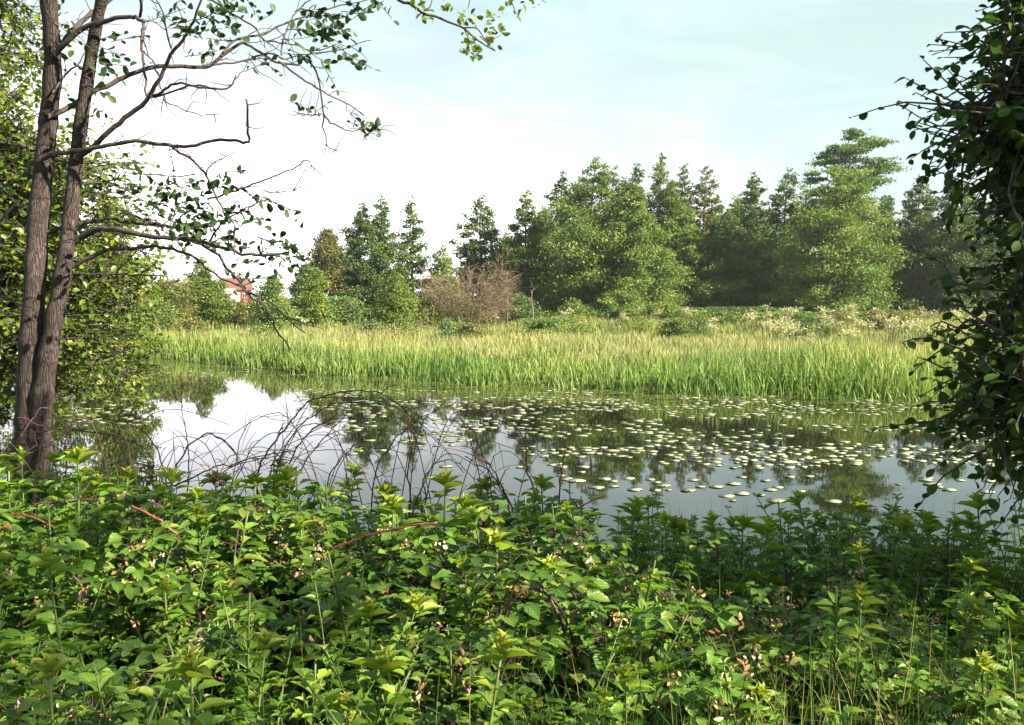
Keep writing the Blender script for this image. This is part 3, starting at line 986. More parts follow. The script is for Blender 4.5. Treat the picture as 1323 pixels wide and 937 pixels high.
def pad_mesh(b, c, r, rng, tilt=0.006):
    k = 14
    a0 = rng.uniform(0, 2 * np.pi)
    th = a0 + np.linspace(0.16, 2 * np.pi - 0.16, k)
    rr = r * (1 + 0.05 * np.sin(th * 3 + rng.uniform(0, 6)) + 0.03 * rng.normal(size=k))
    rim = 0.0015 * np.sin(th * 2 + rng.uniform(0, 6))
    tx, ty = rng.normal(0, tilt, 2)
    top = np.stack([rr * np.cos(th), rr * np.sin(th), rim + tx * rr * np.cos(th) + ty * rr * np.sin(th) + 0.003], -1)
    bot = top * np.array([0.99, 0.99, 1]) - np.array([0, 0, 0.003])
    v = np.concatenate([[(0, 0, 0.003)], top, bot]) + c
    tr = [(0, 1 + i, 2 + i) for i in range(k - 1)]
    q = [(1 + i, 1 + k + i, 2 + k + i, 2 + i) for i in range(k - 1)]
    b.add(v, q, tr, rng.rand(), None)


REG = [(560, 1320, 534, 606, 540), (700, 1320, 560, 602, 220), (380, 1210, 503, 530, 520), (80, 190, 486, 552, 110), (190, 430, 474, 487, 70),
       (440, 700, 512, 560, 150), (450, 720, 560, 592, 25), (720, 1290, 604, 650, 70), (760, 1250, 515, 545, 190)]
pads = []
for (x0, x1, y0, y1, cnt) in REG:
    k = 0
    while k < cnt:
        px, py = rng.uniform(x0, x1), rng.uniform(y0, y1)
        p = on_plane(px, py)
        if p[1] > far_shore(p[0]) - 0.2 or vnoise(p[0], p[1], 0.9, 4) < 0.45:
            k += 0.25
            continue
        k += 1
        r = rng.uniform(0.038, 0.098) * (1.0 if rng.rand() > 0.12 else 1.25)
        if all((p[0] - q[0]) ** 2 + (p[1] - q[1]) ** 2 > (0.80 * (r + q[2])) ** 2 for q in pads):
            pads.append((p[0], p[1], r))
pads.sort(key=lambda q: q[1])
protos = []
for v in range(6):
    b = MB()
    pad_mesh(b, np.zeros(3), 0.12, rng)
    protos.append(b.build("lily_pad", M['pad']))
for k, (x, y, r) in enumerate(pads[:290]):
    if k < 6:
        o = protos[k]
    else:
        o = protos[k % 6].copy()
        COL.objects.link(o)
    o.location = (x, y, 0.004 + 0.004 * rng.rand())
    o.rotation_euler = (0, 0, rng.uniform(0, 6.28))
    o.scale = (r / 0.12, r / 0.12, 1)
    side = "right part of the river" if x > 3 else ("middle of the river" if x > -2 else "river near the left alder")
    tag(o, "pale round lily pad floating in the " + side, "lily pad", "floating lily pads")
b = MB()
for (x, y, r) in pads[290:]:
    pad_mesh(b, np.array([x, y, 0.004 + 0.004 * rng.rand()]), r, rng)
tag(b.build("far_lily_pads", M['pad']), "mat of small lily pads along the far shore", None, None, "stuff")


# duckweed scum along the reeds and between the pads
n = 46000
x = rng.uniform(-30, 16, n)
dd_ = rng.exponential(1.6, n)
y = far_shore(x) - 0.1 - dd_
keep = (vnoise(x, y * 2.2, 1.2, 41) * 0.7 + vnoise(x, y * 2.2, 0.35, 42) * 0.3 > 0.33 + 0.055 * dd_) & (y > near_shore(x) + 1)
x, y = x[keep], y[keep]
L = rng.uniform(0.015, 0.05, len(x))
a = rng.uniform(0, 6.28, len(x))
mb = MB()
mb.leaves((LEAF_FAR[0] * np.array([1, 1, 0]), LEAF_FAR[1], LEAF_FAR[2], LEAF_FAR[3]), np.stack([x, y, np.full(len(x), 0.003) + 0.002 * rng.rand(len(x))], -1),
          np.stack([np.cos(a), np.sin(a), 0 * a], -1), np.tile([0.0, 0.0, 1.0], (len(x), 1)), L, L * 0.9, rng.rand(len(x)))
M['duckweed'] = leaf_mat("duckweed", [(0.0, (0.09, 0.14, 0.025)), (1.0, (0.20, 0.24, 0.06))], 0.1, rough=0.6, spec=0.2, obvar=0.0)
tag(mb.build("duckweed", M['duckweed']), "green duckweed scum along the reed edge", None, None, "stuff")

# ------------------------------------------------------------------ near trees
def leafy_crown(rng, trunk, limbs, env, n_twig, leaf, tmpl, leaf_n=(5, 9), twig=(0.25, 0.5), droop=0.25, sprays=0):
    """limbs: list of paths; twigs start near limb points inside env; returns (branch builder, leaf builder)"""
    bb, lb = MB(), MB()
    nodes = []
    for (path, r0) in limbs:
        bb.tube(path, np.linspace(r0, max(0.008, r0 * 0.18), len(path)), 6)
        nodes.append(path[len(path) // 4:])
    nodes = np.concatenate(nodes)
    Ps, Xs, Zs = [], [], []
    ends_ = [p_[-1 - q_] for (p_, _r) in limbs for q_ in (0, 0, 0, 0, 0, 1, 1, 1, 2, 2, 3, 3, 4, 5)]
    if sprays:
        ends_ = ends_ + [p_[-1 - q_] for (p_, _r) in limbs[-sprays:] for q_ in (0, 0, 0, 0, 1, 1, 1, 1, 2, 2, 2, 3, 3, 3, 4, 4, 5, 5, 6, 6)]
    for it_ in range(n_twig):
        s = ends_[it_] if it_ < len(ends_) else nodes[rng.randint(len(nodes))]
        e = s + rng.normal(0, 1, 3) * env
        dv = norm(norm(e - s) + np.array([0, 0, -droop]) + 0.3 * rng.normal(size=3))
        e = s + (e - s)
        L = rng.uniform(*twig)
        tip = e + dv * L
        mid = (s + e) / 2 + rng.normal(0, 0.04, 3)
        path = smooth_path([s, mid, e, tip], 2)
        bb.tube(path, np.linspace(0.009, 0.0025, len(path)), 3, caps=False)
        m_ = rng.randint(*leaf_n)
        tt = np.linspace(-1.4, 1.0, m_)
        for j, t in enumerate(tt):
            p = e + dv * L * t if t > 0 else e + (e - mid) * t
            sd = norm(np.cross(dv, [0, 0, 1]) * (1 if j % 2 else -1) + 0.5 * dv + 0.45 * rng.normal(size=3) - np.array([0, 0, 0.25]))
            Ps.append(p)
            Xs.append(sd)
            Zs.append(np.array([0, 0, 1.0]) + 0.55 * rng.normal(size=3))
    Ps, Xs, Zs = np.array(Ps), np.array(Xs), np.array(Zs)
    nL = len(Ps)
    L = leaf * rng.uniform(0.45, 1.25, nL)
    lb.leaves(tmpl, Ps, Xs, Zs, L, L * rng.uniform(0.5, 0.75, nL), np.clip(rng.normal(0.45, 0.22, nL), 0, 1))
    return bb, lb


# right near alder: its trunk stands beyond the right edge of the picture
rng = np.random.RandomState(31)


def right_tree(base, ends, n_twig, label, H, env=0.25, leaf=0.075, sprays=0):
    root = empty("alder_tree", base)
    tag(root, label, "tree")
    base = np.array(base, float)
    tb = MB()
    tp = smooth_path([(0, 0, -0.2), (0.06, 0.02, 1.3), (-0.04, 0.05, 2.8), (0.08, -0.03, H * 0.75), (0.0, 0.0, H)], 5)
    tb.tube(tp, np.linspace(0.17, 0.03, len(tp)) + 0.10 * np.exp(-np.linspace(0, 12, len(tp))), 12)
    limbs = []
    for e in ends:
        e = np.array(e, float) - base
        z0 = np.clip(e[2] - 0.25 * np.hypot(e[0], e[1]) - 0.1, 0.5, H * 0.92)
        s = tp[np.argmin(abs(tp[:, 2] - z0))]
        mid = s + (e - s) * 0.5 + np.array([0, 0, 0.18]) + rng.normal(0, 0.08, 3)
        limbs.append((smooth_path([s, mid, e], 6), 0.022))
    bb, lb = leafy_crown(rng, tp, limbs, np.array([0.85, 1, 0.8]) * env, n_twig, leaf, LEAF_ALDER, (7, 12), (0.10, 0.26), 0.12, sprays)
    tr = tb.build("trunk", M['bark'], root)
    bb.build("branches", M['twig'], tr)
    lb.build("crown", M['shaded_alder'], root)
    return root


ends = []
for k in range(90):
    z = rng.uniform(1.98, 5.8)
    a = rng.uniform(0, 2 * np.pi)
    rr = 1.25 * rng.uniform(0.45, 1.0)
    ends.append((3.98 + rr * math.cos(a) * 1.05, 4.75 + rr * math.sin(a), z))
for (px, py, D) in ((1205, 130, 4.4), (1195, 175, 4.5), (1215, 205, 4.6), (1255, 45, 4.5), (1262, 10, 4.7), (1260, 240, 4.5), (1240, 290, 4.6), (1250, 400, 4.5), (1225, 445, 4.4),
                    (1215, 485, 4.3), (1225, 520, 4.4), (1240, 548, 4.4), (1262, 470, 4.5), (1250, 340, 4.6), (1290, 545, 4.5), (1280, 500, 4.4), (1300, 420, 4.5), (1275, 160, 4.6), (1300, 300, 4.4), (1300, 90, 4.4)):
    ends.append(tuple(at(px + (84 if py > 430 else (130 if py > 230 else 92)), py - 10, D)))
right_tree((3.7, 4.85, 0.45), ends, 20000, "near dark alder filling the right edge over the water", 6.2, 0.19, 0.060, 20)

# unseen alders added at right, their crowns shaped to dapple the bank with shade
rng = np.random.RandomState(33)
SHADERS = [((5.7, -1.0, 0.7), "first unseen alder added to shade the bank, nearest the viewpoint"), ((6.7, 1.5, 0.5), "second unseen alder added to shade the bank"),
           ((7.6, 4.0, 0.4), "third unseen alder added to shade the bank, behind the near dark one")]
crowns = [[], [], []]
SD = np.array(SUN_DIR)
for k in range(46):
    ty = 1.3 + 5.6 * rng.rand()
    tx = rng.uniform(-1, 1) * (0.62 * ty + 0.4)
    sunny = (((tx + 1.2) / 0.9) ** 2 + ((ty - 4.15) / 0.8) ** 2 < 1 or ((tx - 0.05) / 0.55) ** 2 + ((ty - 4.1) / 0.6) ** 2 < 1
             or ((tx - 1.35) / 0.7) ** 2 + ((ty - 2.75) / 0.8) ** 2 < 1 or ((tx - 1.6) / 0.5) ** 2 + ((ty - 5.9) / 0.3) ** 2 < 1)
    if sunny:
        continue
    cx_ = max(rng.uniform(4.7, 7.8), tx + 2.6)
    e = np.array([tx, ty, 0.95]) + SD * ((cx_ - tx) / SD[0])
    if e[0] < 0.62 * e[1] + 1.6:
        continue
    crowns[int(np.argmin([np.hypot(e[0] - q[0][0], e[1] - q[0][1]) for q in SHADERS]))].append(tuple(e))
for (b_, lab_), ends2 in zip(SHADERS, crowns):
    if ends2:
        right_tree(b_, ends2, 16 * len(ends2), lab_, max(e[2] for e in ends2) + 0.4, 0.20, 0.085)

# left alder leaning over the water behind the twin-trunk tree
rng = np.random.RandomState(41)
lt = np.array([-7.7, 12.2, 0.05])
root = empty("alder_tree", lt)
tag(root, "leafy sunlit alder behind the twin trunks, hanging over the water at left", "tree")
tb = MB()
tp = smooth_path([(0, 0, -0.3), (0.15, 0, 1.5), (0.25, 0, 3.5), (0.2, 0.1, 5.5), (0.3, 0, 8.0)], 5)
tb.tube(tp, np.linspace(0.2, 0.03, len(tp)), 10)
limbs = []
for k in range(95):
    z = 1.0 + 6.6 * rng.rand() ** 0.9
    reach = np.interp(z, [0.6, 1.4, 2.8, 3.6, 4.4, 5.5, 7.6], [2.6, 3.0, 3.2, 3.0, 2.6, 2.5, 1.6])
    a = rng.uniform(-1.9, 1.9)
    r = reach * rng.uniform(0.5, 0.97)
    e = np.array([r * math.cos(a), r * math.sin(a) * 0.6, z])
    s = tp[np.argmin(abs(tp[:, 2] - max(0.4, z - 0.25 * r)))]
    mid = s + (e - s) * 0.55 + np.array([0, 0, 0.3])
    limbs.append((smooth_path([s, mid, e], 6), 0.035))
for (px, py) in ((188, 482), (170, 455), (150, 420), (190, 370), (195, 325), (200, 285), (175, 245), (168, 395), (120, 470), (110, 505), (60, 440), (20, 480), (20, 540), (80, 330), (15, 390)):
    e = at(px - 12, py, 12.0 + rng.uniform(-0.8, 0.8)) - lt
    s = tp[np.argmin(abs(tp[:, 2] - max(0.6, e[2] + 0.3)))]
    limbs.append((smooth_path([s, s + (e - s) * 0.5 + np.array([0, 0, 0.35]), e], 6), 0.03))
bb, lb = leafy_crown(rng, tp, limbs, np.array([0.26, 0.26, 0.17]), 7000, 0.088, LEAF_MID, (6, 11), (0.2, 0.42), 0.15)
tr = tb.build("trunk", M['bark'], root)
bb.build("branches", M['twig'], tr)
lb.build("crown", M['alder'], root)

# twin-trunk near tree at the left
rng = np.random.RandomState(51)
TD = 8.0
tbase = at(44, 585, TD)
root = empty("twin_trunk_tree", (tbase[0], TD, float(ground_z(tbase[0], TD))))
tag(root, "twin-trunk bare branched alder on the near bank at left", "tree")
ro = np.array(root.location)


def tpt(px, py, dd=0.0):
    return at(px, py, TD + dd) - ro


def wander(pts, amp, n=4):
    p = smooth_path(pts, n)
    j = np.cumsum(rng.normal(0, amp, p.shape), axis=0)
    j -= np.linspace(0, 1, len(p))[:, None] * j[-1]
    return p + j


def px2m(w_):
    return w_ * TD / FOC


A = [(38, 640, 60), (40, 590, 54), (40, 550, 44), (38, 500, 36), (41, 440, 32), (46, 350, 30), (51, 270, 29), (58, 200, 27), (63, 150, 26), (68, 90, 25), (66, 40, 23), (62, -10, 22), (58, -120, 20), (66, -300, 12), (60, -430, 5)]
B = [(44, 640, 30), (48, 575, 34), (54, 520, 31), (62, 460, 27), (71, 410, 25), (80, 360, 24), (90, 290, 22), (97, 220, 20), (106, 150, 19), (115, 90, 18), (125, 30, 16), (136, -20, 15), (160, -130, 12), (175, -280, 7), (170, -380, 4)]
trunks = []
for nm, tab, dd in (("trunk", A, 0.0), ("trunk", B, -0.04)):
    b = MB()
    pth = smooth_path([tpt(x, y, dd + (0.12 * np.sin(y * 0.01) if nm else 0)) for x, y, _ in tab], 6)
    wd = np.interp(np.linspace(0, 1, len(pth)), np.linspace(0, 1, len(tab)), [px2m(q[2]) / 2 * 0.90 for q in tab])
    wd = wd * (1 + 0.05 * np.sin(np.arange(len(wd)) * 1.1) + 0.03 * rng.normal(size=len(wd)))
    b.tube(pth, wd, 18)
    trunks.append((b.build(nm, M['bark'], root), pth, wd))

# each branch: list of px points, start and end width px, depth drift, index of trunk
BR = [
    ([(68, 70), (84, 54), (102, 33), (118, 20), (147, -2), (175, -30)], 9, 4, 0.5, 0),
    ([(68, 72), (82, 58), (113, 34), (136, 27), (164, 21), (178, 22), (186, 28)], 8, 4, -0.3, 0),
    ([(184, 27), (187, 45), (185, 68), (188, 96), (189, 124)], 4.5, 2.5, -0.3, 0),
    ([(182, 22), (181, 0), (176, -30)], 4, 3, -0.3, 0),
    ([(60, 152), (72, 147), (102, 130), (130, 116), (160, 101), (191, 92), (232, 89), (263, 89), (283, 73), (307, 57), (324, 61), (358, 79), (385, 84)], 8, 3, 0.6, 0),
    ([(358, 79), (395, 102), (416, 116), (447, 133), (470, 150)], 3, 1.3, 0.6, 0),
    ([(262, 86), (290, 80), (315, 76), (345, 66), (368, 74), (395, 68), (440, 62), (480, 52)], 3, 1.2, 0.5, 0),
    ([(283, 73), (300, 52), (335, 45), (370, 30), (410, 20), (450, 8), (475, 0)], 3.5, 1.5, 0.7, 0),
    ([(362, 72), (366, 48), (376, 30), (386, 17), (406, -4)], 2.5, 1.5, 0.6, 0),
    ([(385, 70), (400, 76), (415, 99), (419, 143), (417, 170), (423, 190), (437, 196)], 3, 1.3, 0.6, 0),
    ([(417, 146), (430, 160), (450, 167), (472, 168), (494, 172)], 2.5, 1.2, 0.6, 0),
    ([(416, 146), (395, 147), (379, 143)], 1.6, 1.0, 0.6, 0),
    ([(240, -20), (270, 2), (293, 14), (321, 31), (345, 54), (379, 58), (405, 68), (440, 55)], 3.5, 1.3, 0.4, 0),
    ([(100, 205), (113, 195), (137, 171), (160, 150), (188, 127), (205, 106), (222, 65), (239, 41), (251, 22), (262, -5)], 8, 2.5, -0.5, 1),
    ([(190, 126), (207, 116), (225, 107), (259, 109), (294, 112), (305, 97)], 4, 1.5, -0.5, 1),
    ([(190, 127), (222, 119), (249, 111), (280, 114)], 3, 1.5, -0.4, 1),
    ([(222, 62), (210, 20), (195, -10)], 2.5, 1.2, -0.5, 1),
    ([(205, 104), (209, 120), (215, 132), (235, 141), (260, 147), (284, 147)], 2, 1.0, -0.5, 1),
    ([(204, 100), (200, 85), (188, 70), (186, 66)], 2, 1.2, -0.5, 1),
    ([(54, 204), (68, 200), (82, 196), (116, 194), (157, 186), (205, 190), (222, 191), (256, 187), (300, 183), (317, 186), (318, 160), (318, 128)], 7, 2.6, -0.4, 0),
    ([(222, 191), (240, 202), (253, 215), (270, 235), (280, 260), (290, 281), (300, 292), (303, 330)], 4, 1.5, -0.5, 0),
    ([(268, 256), (290, 248), (307, 243), (325, 234), (341, 229), (375, 222), (396, 208), (406, 221)], 3, 1.2, -0.5, 0),
    ([(341, 246), (362, 250), (384, 246)], 1.8, 1.0, -0.5, 0),
    ([(271, 240), (273, 215), (290, 205), (304, 197)], 2, 1.0, -0.5, 0),
    ([(253, 228), (230, 232), (200, 228), (175, 223)], 2, 1.0, -0.4, 0),
    ([(225, 225), (220, 205), (218, 185)], 1.6, 1.0, -0.4, 0),
    ([(46, 312), (61, 304), (102, 295), (130, 289), (154, 287), (180, 292), (205, 294), (239, 300), (255, 308), (270, 314)], 7, 3, 0.4, 0),
    ([(82, 318), (96, 313), (119, 303), (140, 301), (164, 303), (190, 308), (212, 311), (250, 314), (273, 319), (300, 329), (317, 334), (345, 333), (372, 328)], 9, 2.5, -0.5, 1),
    ([(270, 316), (285, 290), (300, 275), (325, 262), (345, 257)], 3, 1.2, -0.5, 1),
    ([(205, 294), (225, 280), (228, 255), (240, 235)], 2.2, 1.0, 0.3, 0),
    ([(76, 355), (92, 348), (115, 337), (137, 327), (160, 323), (190, 321), (212, 321), (230, 327), (246, 334), (264, 343), (280, 355), (307, 368), (322, 380), (345, 390), (368, 410), (394, 430)], 6, 1.3, -0.6, 1),
    ([(238, 300), (256, 312), (275, 325), (290, 347), (307, 368), (320, 385), (341, 399), (352, 415), (358, 430), (376, 452)], 4.5, 1.4, -0.6, 1),
    ([(78, 353), (99, 351), (125, 353), (150, 354), (180, 355), (208, 356)], 3.5, 1.5, -0.2, 1),
    ([(150, 352), (165, 335), (178, 322)], 2, 1.2, -0.2, 1),
    ([(30, 260), (10, 275), (-20, 300), (-60, 310)], 5, 3, 0.2, 0),
    ([(66, 120), (85, 100), (105, 80), (120, 60), (135, 50)], 3, 1.5, 0.4, 0),
    ([(36, 400), (10, 385), (-30, 380)], 4, 2.5, 0.3, 0),
]
twig_by_trunk = [MB(), MB()]
tips = []
for pts, w0, w1, dep, ti in BR:
    b = twig_by_trunk[ti]
    nn = len(pts)
    p = wander([tpt(x, y, dep * k / (nn - 1)) for k, (x, y) in enumerate(pts)], 0.006)
    b.tube(p, np.linspace(px2m(w0) / 2, px2m(w1) / 2, len(p)), 7)
    # small spur twigs
    Lb = np.sum(np.linalg.norm(np.diff(p, axis=0), axis=1))
    for _ in range(int(Lb * 6)):
        k = rng.randint(len(p) // 4, len(p) - 1)
        dv = norm(p[k + 1] - p[k]) * 0.8 + rng.normal(0, 0.7, 3) * np.array([1, 1, 1])
        dv = norm(dv) * rng.uniform(0.06, 0.34)
        q = wander([p[k], p[k] + dv * 0.5 + rng.normal(0, 0.02, 3), p[k] + dv], 0.004)
        b.tube(q, np.linspace(0.0045, 0.0018, len(q)), 4, caps=False)
        tips.append((q, pts[0]))
for k in range(2):
    twig_by_trunk[k].build("branches", M['twig'], trunks[k][0])
# leafy sprays: centre px, spread px, count
lb, sb = MB(), MB()
for (px, py, sx, sy, cnt) in ((225, 232, 30, 14, 34), (250, 262, 38, 22, 70), (215, 262, 30, 25, 55), (275, 250, 18, 16, 26), (335, 268, 22, 18, 40), (300, 305, 35, 20, 70), (350, 318, 26, 14, 55), (376, 325, 12, 8, 22),
                              (318, 345, 14, 10, 22), (312, 356, 10, 6, 14), (245, 300, 30, 15, 40), (262, 285, 20, 20, 40), (150, 72, 12, 14, 26), (95, 70, 20, 20, 24), (130, 100, 14, 24, 30), (240, 30, 25, 18, 40), (280, 25, 22, 20, 46),
                              (300, 10, 24, 12, 40), (285, 45, 12, 8, 20), (395, 58, 14, 10, 34), (430, 42, 22, 14, 50), (455, 28, 20, 12, 34), (405, 12, 20, 10, 20), (452, 75, 8, 6, 10), (478, 165, 12, 8, 26), (400, 142, 8, 4, 6),
                              (440, 85, 20, 14, 12), (350, 80, 10, 6, 8), (472, 5, 16, 10, 20), (262, 66, 8, 6, 8), (60, 20, 30, 20, 16), (20, 250, 30, 30, 30), (115, 140, 8, 10, 16)):
    nt_ = max(2, cnt // 6)
    for j in range(nt_):
        c0 = tpt(px + rng.normal(0, sx * 0.8), py + rng.normal(0, sy * 0.8), rng.uniform(-0.7, 0.4))
        dv = norm(np.array([0.8, rng.normal(0, 0.6), rng.normal(-0.1, 0.5)])) * rng.uniform(0.10, 0.22)
        sb.tube(wander([c0 - dv, c0, c0 + dv * 0.6], 0.004, 3), [0.003] * 7, 4, caps=False)
        m_ = 6
        pp = c0 + dv * np.linspace(-0.8, 0.7, m_)[:, None]
        X = norm(dv / np.linalg.norm(dv) + 0.9 * rng.normal(size=(m_, 3)))
        L = 0.075 * rng.uniform(0.55, 1.15, m_)
        lb.leaves(LEAF_ALDER, pp, X, rng.normal(0, 0.7, (m_, 3)) + np.array([0, 0, 0.6]), L, L * 0.62, np.clip(rng.normal(0.5, 0.25, m_), 0, 1))
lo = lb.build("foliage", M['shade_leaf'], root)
sb.build("sprays", M['twig'], lo)

# overhead branch reaching in at the top from a tree behind the camera's left
rng = np.random.RandomState(61)
OD = 5.5
oroot = empty("overhanging_branch", at(505, -40, OD))
tag(oroot, "thin leafy branch reaching down from above the top edge", "branch")
oo = np.array(oroot.location)
b, lb = MB(), MB()
opt = lambda x, y, d=0.0: at(x, y, OD + d) - oo
for pts, w0 in (([(300, -330), (420, -120), (505, -10), (530, 5), (548, 18), (562, 21), (578, 28), (598, 36), (612, 48), (626, 58), (640, 66)], 5), ([(598, 36), (616, 37), (626, 50), (634, 52), (648, 45)], 2),
                ([(620, 47), (632, 58), (640, 66)], 1.6), ([(548, 14), (556, 8), (560, -10)], 2.2), ([(600, 38), (606, 52), (612, 64)], 1.6), ([(612, -20), (606, 5), (604, 12)], 1.6),
                ([(650, -30), (662, 5), (668, 18), (676, 10)], 1.6), ([(695, -20), (698, 0)], 1.4), ([(505, -10), (650, -60), (720, -40)], 4)):
    p = smooth_path([opt(*q) for q in pts], 4)
    b.tube(p, np.linspace(w0 * OD / FOC / 2, max(0.6, w0 * 0.3) * OD / FOC / 2, len(p)), 6)
for (px, py, s, cnt) in ((550, 20, 9, 16), (545, 8, 8, 10), (575, 10, 7, 7), (600, 24, 8, 10), (612, 26, 6, 8), (606, 58, 9, 26), (614, 68, 7, 14), (636, 25, 9, 18), (648, 38, 6, 10), (640, 60, 6, 5), (632, 40, 6, 5), (668, 16, 6, 6), (690, 0, 9, 8), (655, -4, 10, 8),
                         (500, -30, 20, 20), (560, -40, 30, 30), (640, -50, 30, 30)):
    c0 = np.array([opt(px + rng.normal(0, s * 0.7), py + rng.normal(0, s * 0.7), rng.uniform(-0.15, 0.15)) for _ in range(cnt)])
    L = 0.042 * rng.uniform(0.6, 1.2, cnt)
    lb.leaves(LEAF_ALDER, c0, norm(np.array([0.3, 0, -0.1]) + rng.normal(0, 0.8, (cnt, 3))), rng.normal(0, 0.8, (cnt, 3)) + np.array([0, 0, 0.5]), L, L * 0.6, np.clip(rng.normal(0.55, 0.3, cnt), 0, 1))
b.build("branch", M['twig'], oroot)
lb.build("foliage", M['alder'], oroot)

# ------------------------------------------------------------------ near bank plants
rng = np.random.RandomState(71)


def make_weed(h, npairs, leaf, bushy, label_seed):
    r_ = np.random.RandomState(label_seed)
    root = empty("leafy_plant", (0, 0, -60))
    sb, lb, tb = MB(), MB(), MB()
    lean = r_.normal(0, 0.06, 2)
    ax = lambda t: np.array([lean[0] * t * t * h, lean[1] * t * t * h, t * h])
    stem = np.array([ax(t) for t in np.linspace(0, 1, 9)])
    sb.tube(stem, np.linspace(0.0065, 0.003, 9) * (h / 0.8), 6)
    rot = r_.uniform(0, 6.28)
    for k in range(npairs):
        t = 0.22 + 0.70 * (k / (npairs - 1)) ** 0.85
        rot += 1.57 + r_.normal(0, 0.15)
        L = leaf * np.interp(t, [0.2, 0.5, 0.75, 0.93], [0.75, 1.1, 1.05, 0.72])
        for s in range(2 + (r_.rand() < 0.5)):
            a = rot + s * (math.pi if s < 2 else 0) + r_.normal(0, 0.2) + (1.57 if s == 2 else 0)
            up = np.interp(t, [0.2, 0.9], [0.0, 0.5]) + r_.normal(0, 0.12)
            X = norm(np.array([math.cos(a), math.sin(a), up]))
            p = ax(t)
            pt = p + X * L * 0.22
            sb.tube([p, pt], [0.0018, 0.0013], 4, caps=False)
            Z = np.array([-X[0] * up, -X[1] * up, 1.0]) + r_.normal(0, 0.18, 3)
            ll = L * r_.uniform(0.8, 1.15)
            lb.leaves(LEAF_FINE, [pt], [X], [Z], ll, ll * r_.uniform(0.42, 0.56), np.clip(0.2 + 0.58 * t + r_.normal(0, 0.15), 0, 1))  # upper leaves paler, partly young growth, partly sunlight put into the tone
        if bushy and 0.3 < t < 0.85:
            for s in range(2):
                a = rot + 1.57 + s * math.pi + r_.normal(0, 0.3)
                p = ax(t)
                dv = np.array([math.cos(a), math.sin(a), 1.1]) * leaf * r_.uniform(0.6, 1.2)
                sb.tube([p, p + dv], [0.0022, 0.0015], 4, caps=False)
                for q in range(5):
                    aa = r_.uniform(0, 6.28)
                    X = norm(np.array([math.cos(aa), math.sin(aa), 0.5]))
                    ll = leaf * r_.uniform(0.35, 0.6)
                    lb.leaves(LEAF_NARROW, [p + dv * r_.uniform(0.6, 1)], [X], [np.array([0, 0, 1]) + r_.normal(0, 0.3, 3)], ll, ll * 0.42, np.clip(0.6 + r_.normal(0, 0.15), 0, 1))
    # pale shoot tip: rosette of narrow upright leaves
    top = ax(1.0)
    tips_ = r_.uniform(0.62, 0.85) if label_seed % 3 else 0.5
    for k in range(r_.randint(9, 15)):
        a = k * 2.4 + r_.normal(0, 0.2)
        up = np.interp(k, [0, 10], [0.35, 2.2])
        X = norm(np.array([math.cos(a), math.sin(a), up]))
        ll = leaf * 1.35 * tips_ * np.interp(k, [0, 10], [1.15, 0.40]) * r_.uniform(0.85, 1.15)
        Z = np.array([-X[0] * up, -X[1] * up, 1.0]) + r_.normal(0, 0.15, 3)
        tb.leaves(LEAF_NARROW, [top - np.array([0, 0, 0.05 * (1 - k / 10)]) * h], [X], [Z], ll, ll * 0.40, np.clip(0.50 + 0.05 * k + r_.normal(0, 0.14), 0, 1))  # pale young tips, tone raised further for sunlit brightness
    sb.build("stem", M['stem'], root)
    lb.build("foliage", M['weed'], root)
    tb.build("shoot_tip", M['tip'], root)
    return root


weeds = [make_weed(0.72, 10, 0.078, False, 1), make_weed(0.80, 11, 0.084, True, 2), make_weed(0.66, 9, 0.070, True, 3), make_weed(0.88, 12, 0.080, False, 4),
         make_weed(0.75, 10, 0.088, True, 5), make_weed(0.60, 8, 0.098, False, 6), make_weed(0.85, 12, 0.074, True, 7)]


def skyline(px):
    return np.interp(px, [0, 60, 130, 250, 330, 400, 470, 560, 640, 760, 850, 960, 1020, 1090, 1150, 1230, 1323], [588, 600, 592, 628, 612, 594, 620, 622, 612, 628, 658, 668, 660, 632, 660, 668, 652])


def hollow(x, y):
    """1 in the dark low gap right of centre"""
    g = math.exp(-((x - 1.0) / 0.5) ** 2 - ((y - 4.0) / 0.85) ** 2)
    g += 0.55 * math.exp(-((x + 1.15) / 0.32) ** 2 - ((y - 2.35) / 0.3) ** 2) + 0.5 * math.exp(-((x - 0.5) / 0.35) ** 2 - ((y - 2.45) / 0.3) ** 2)
    return g


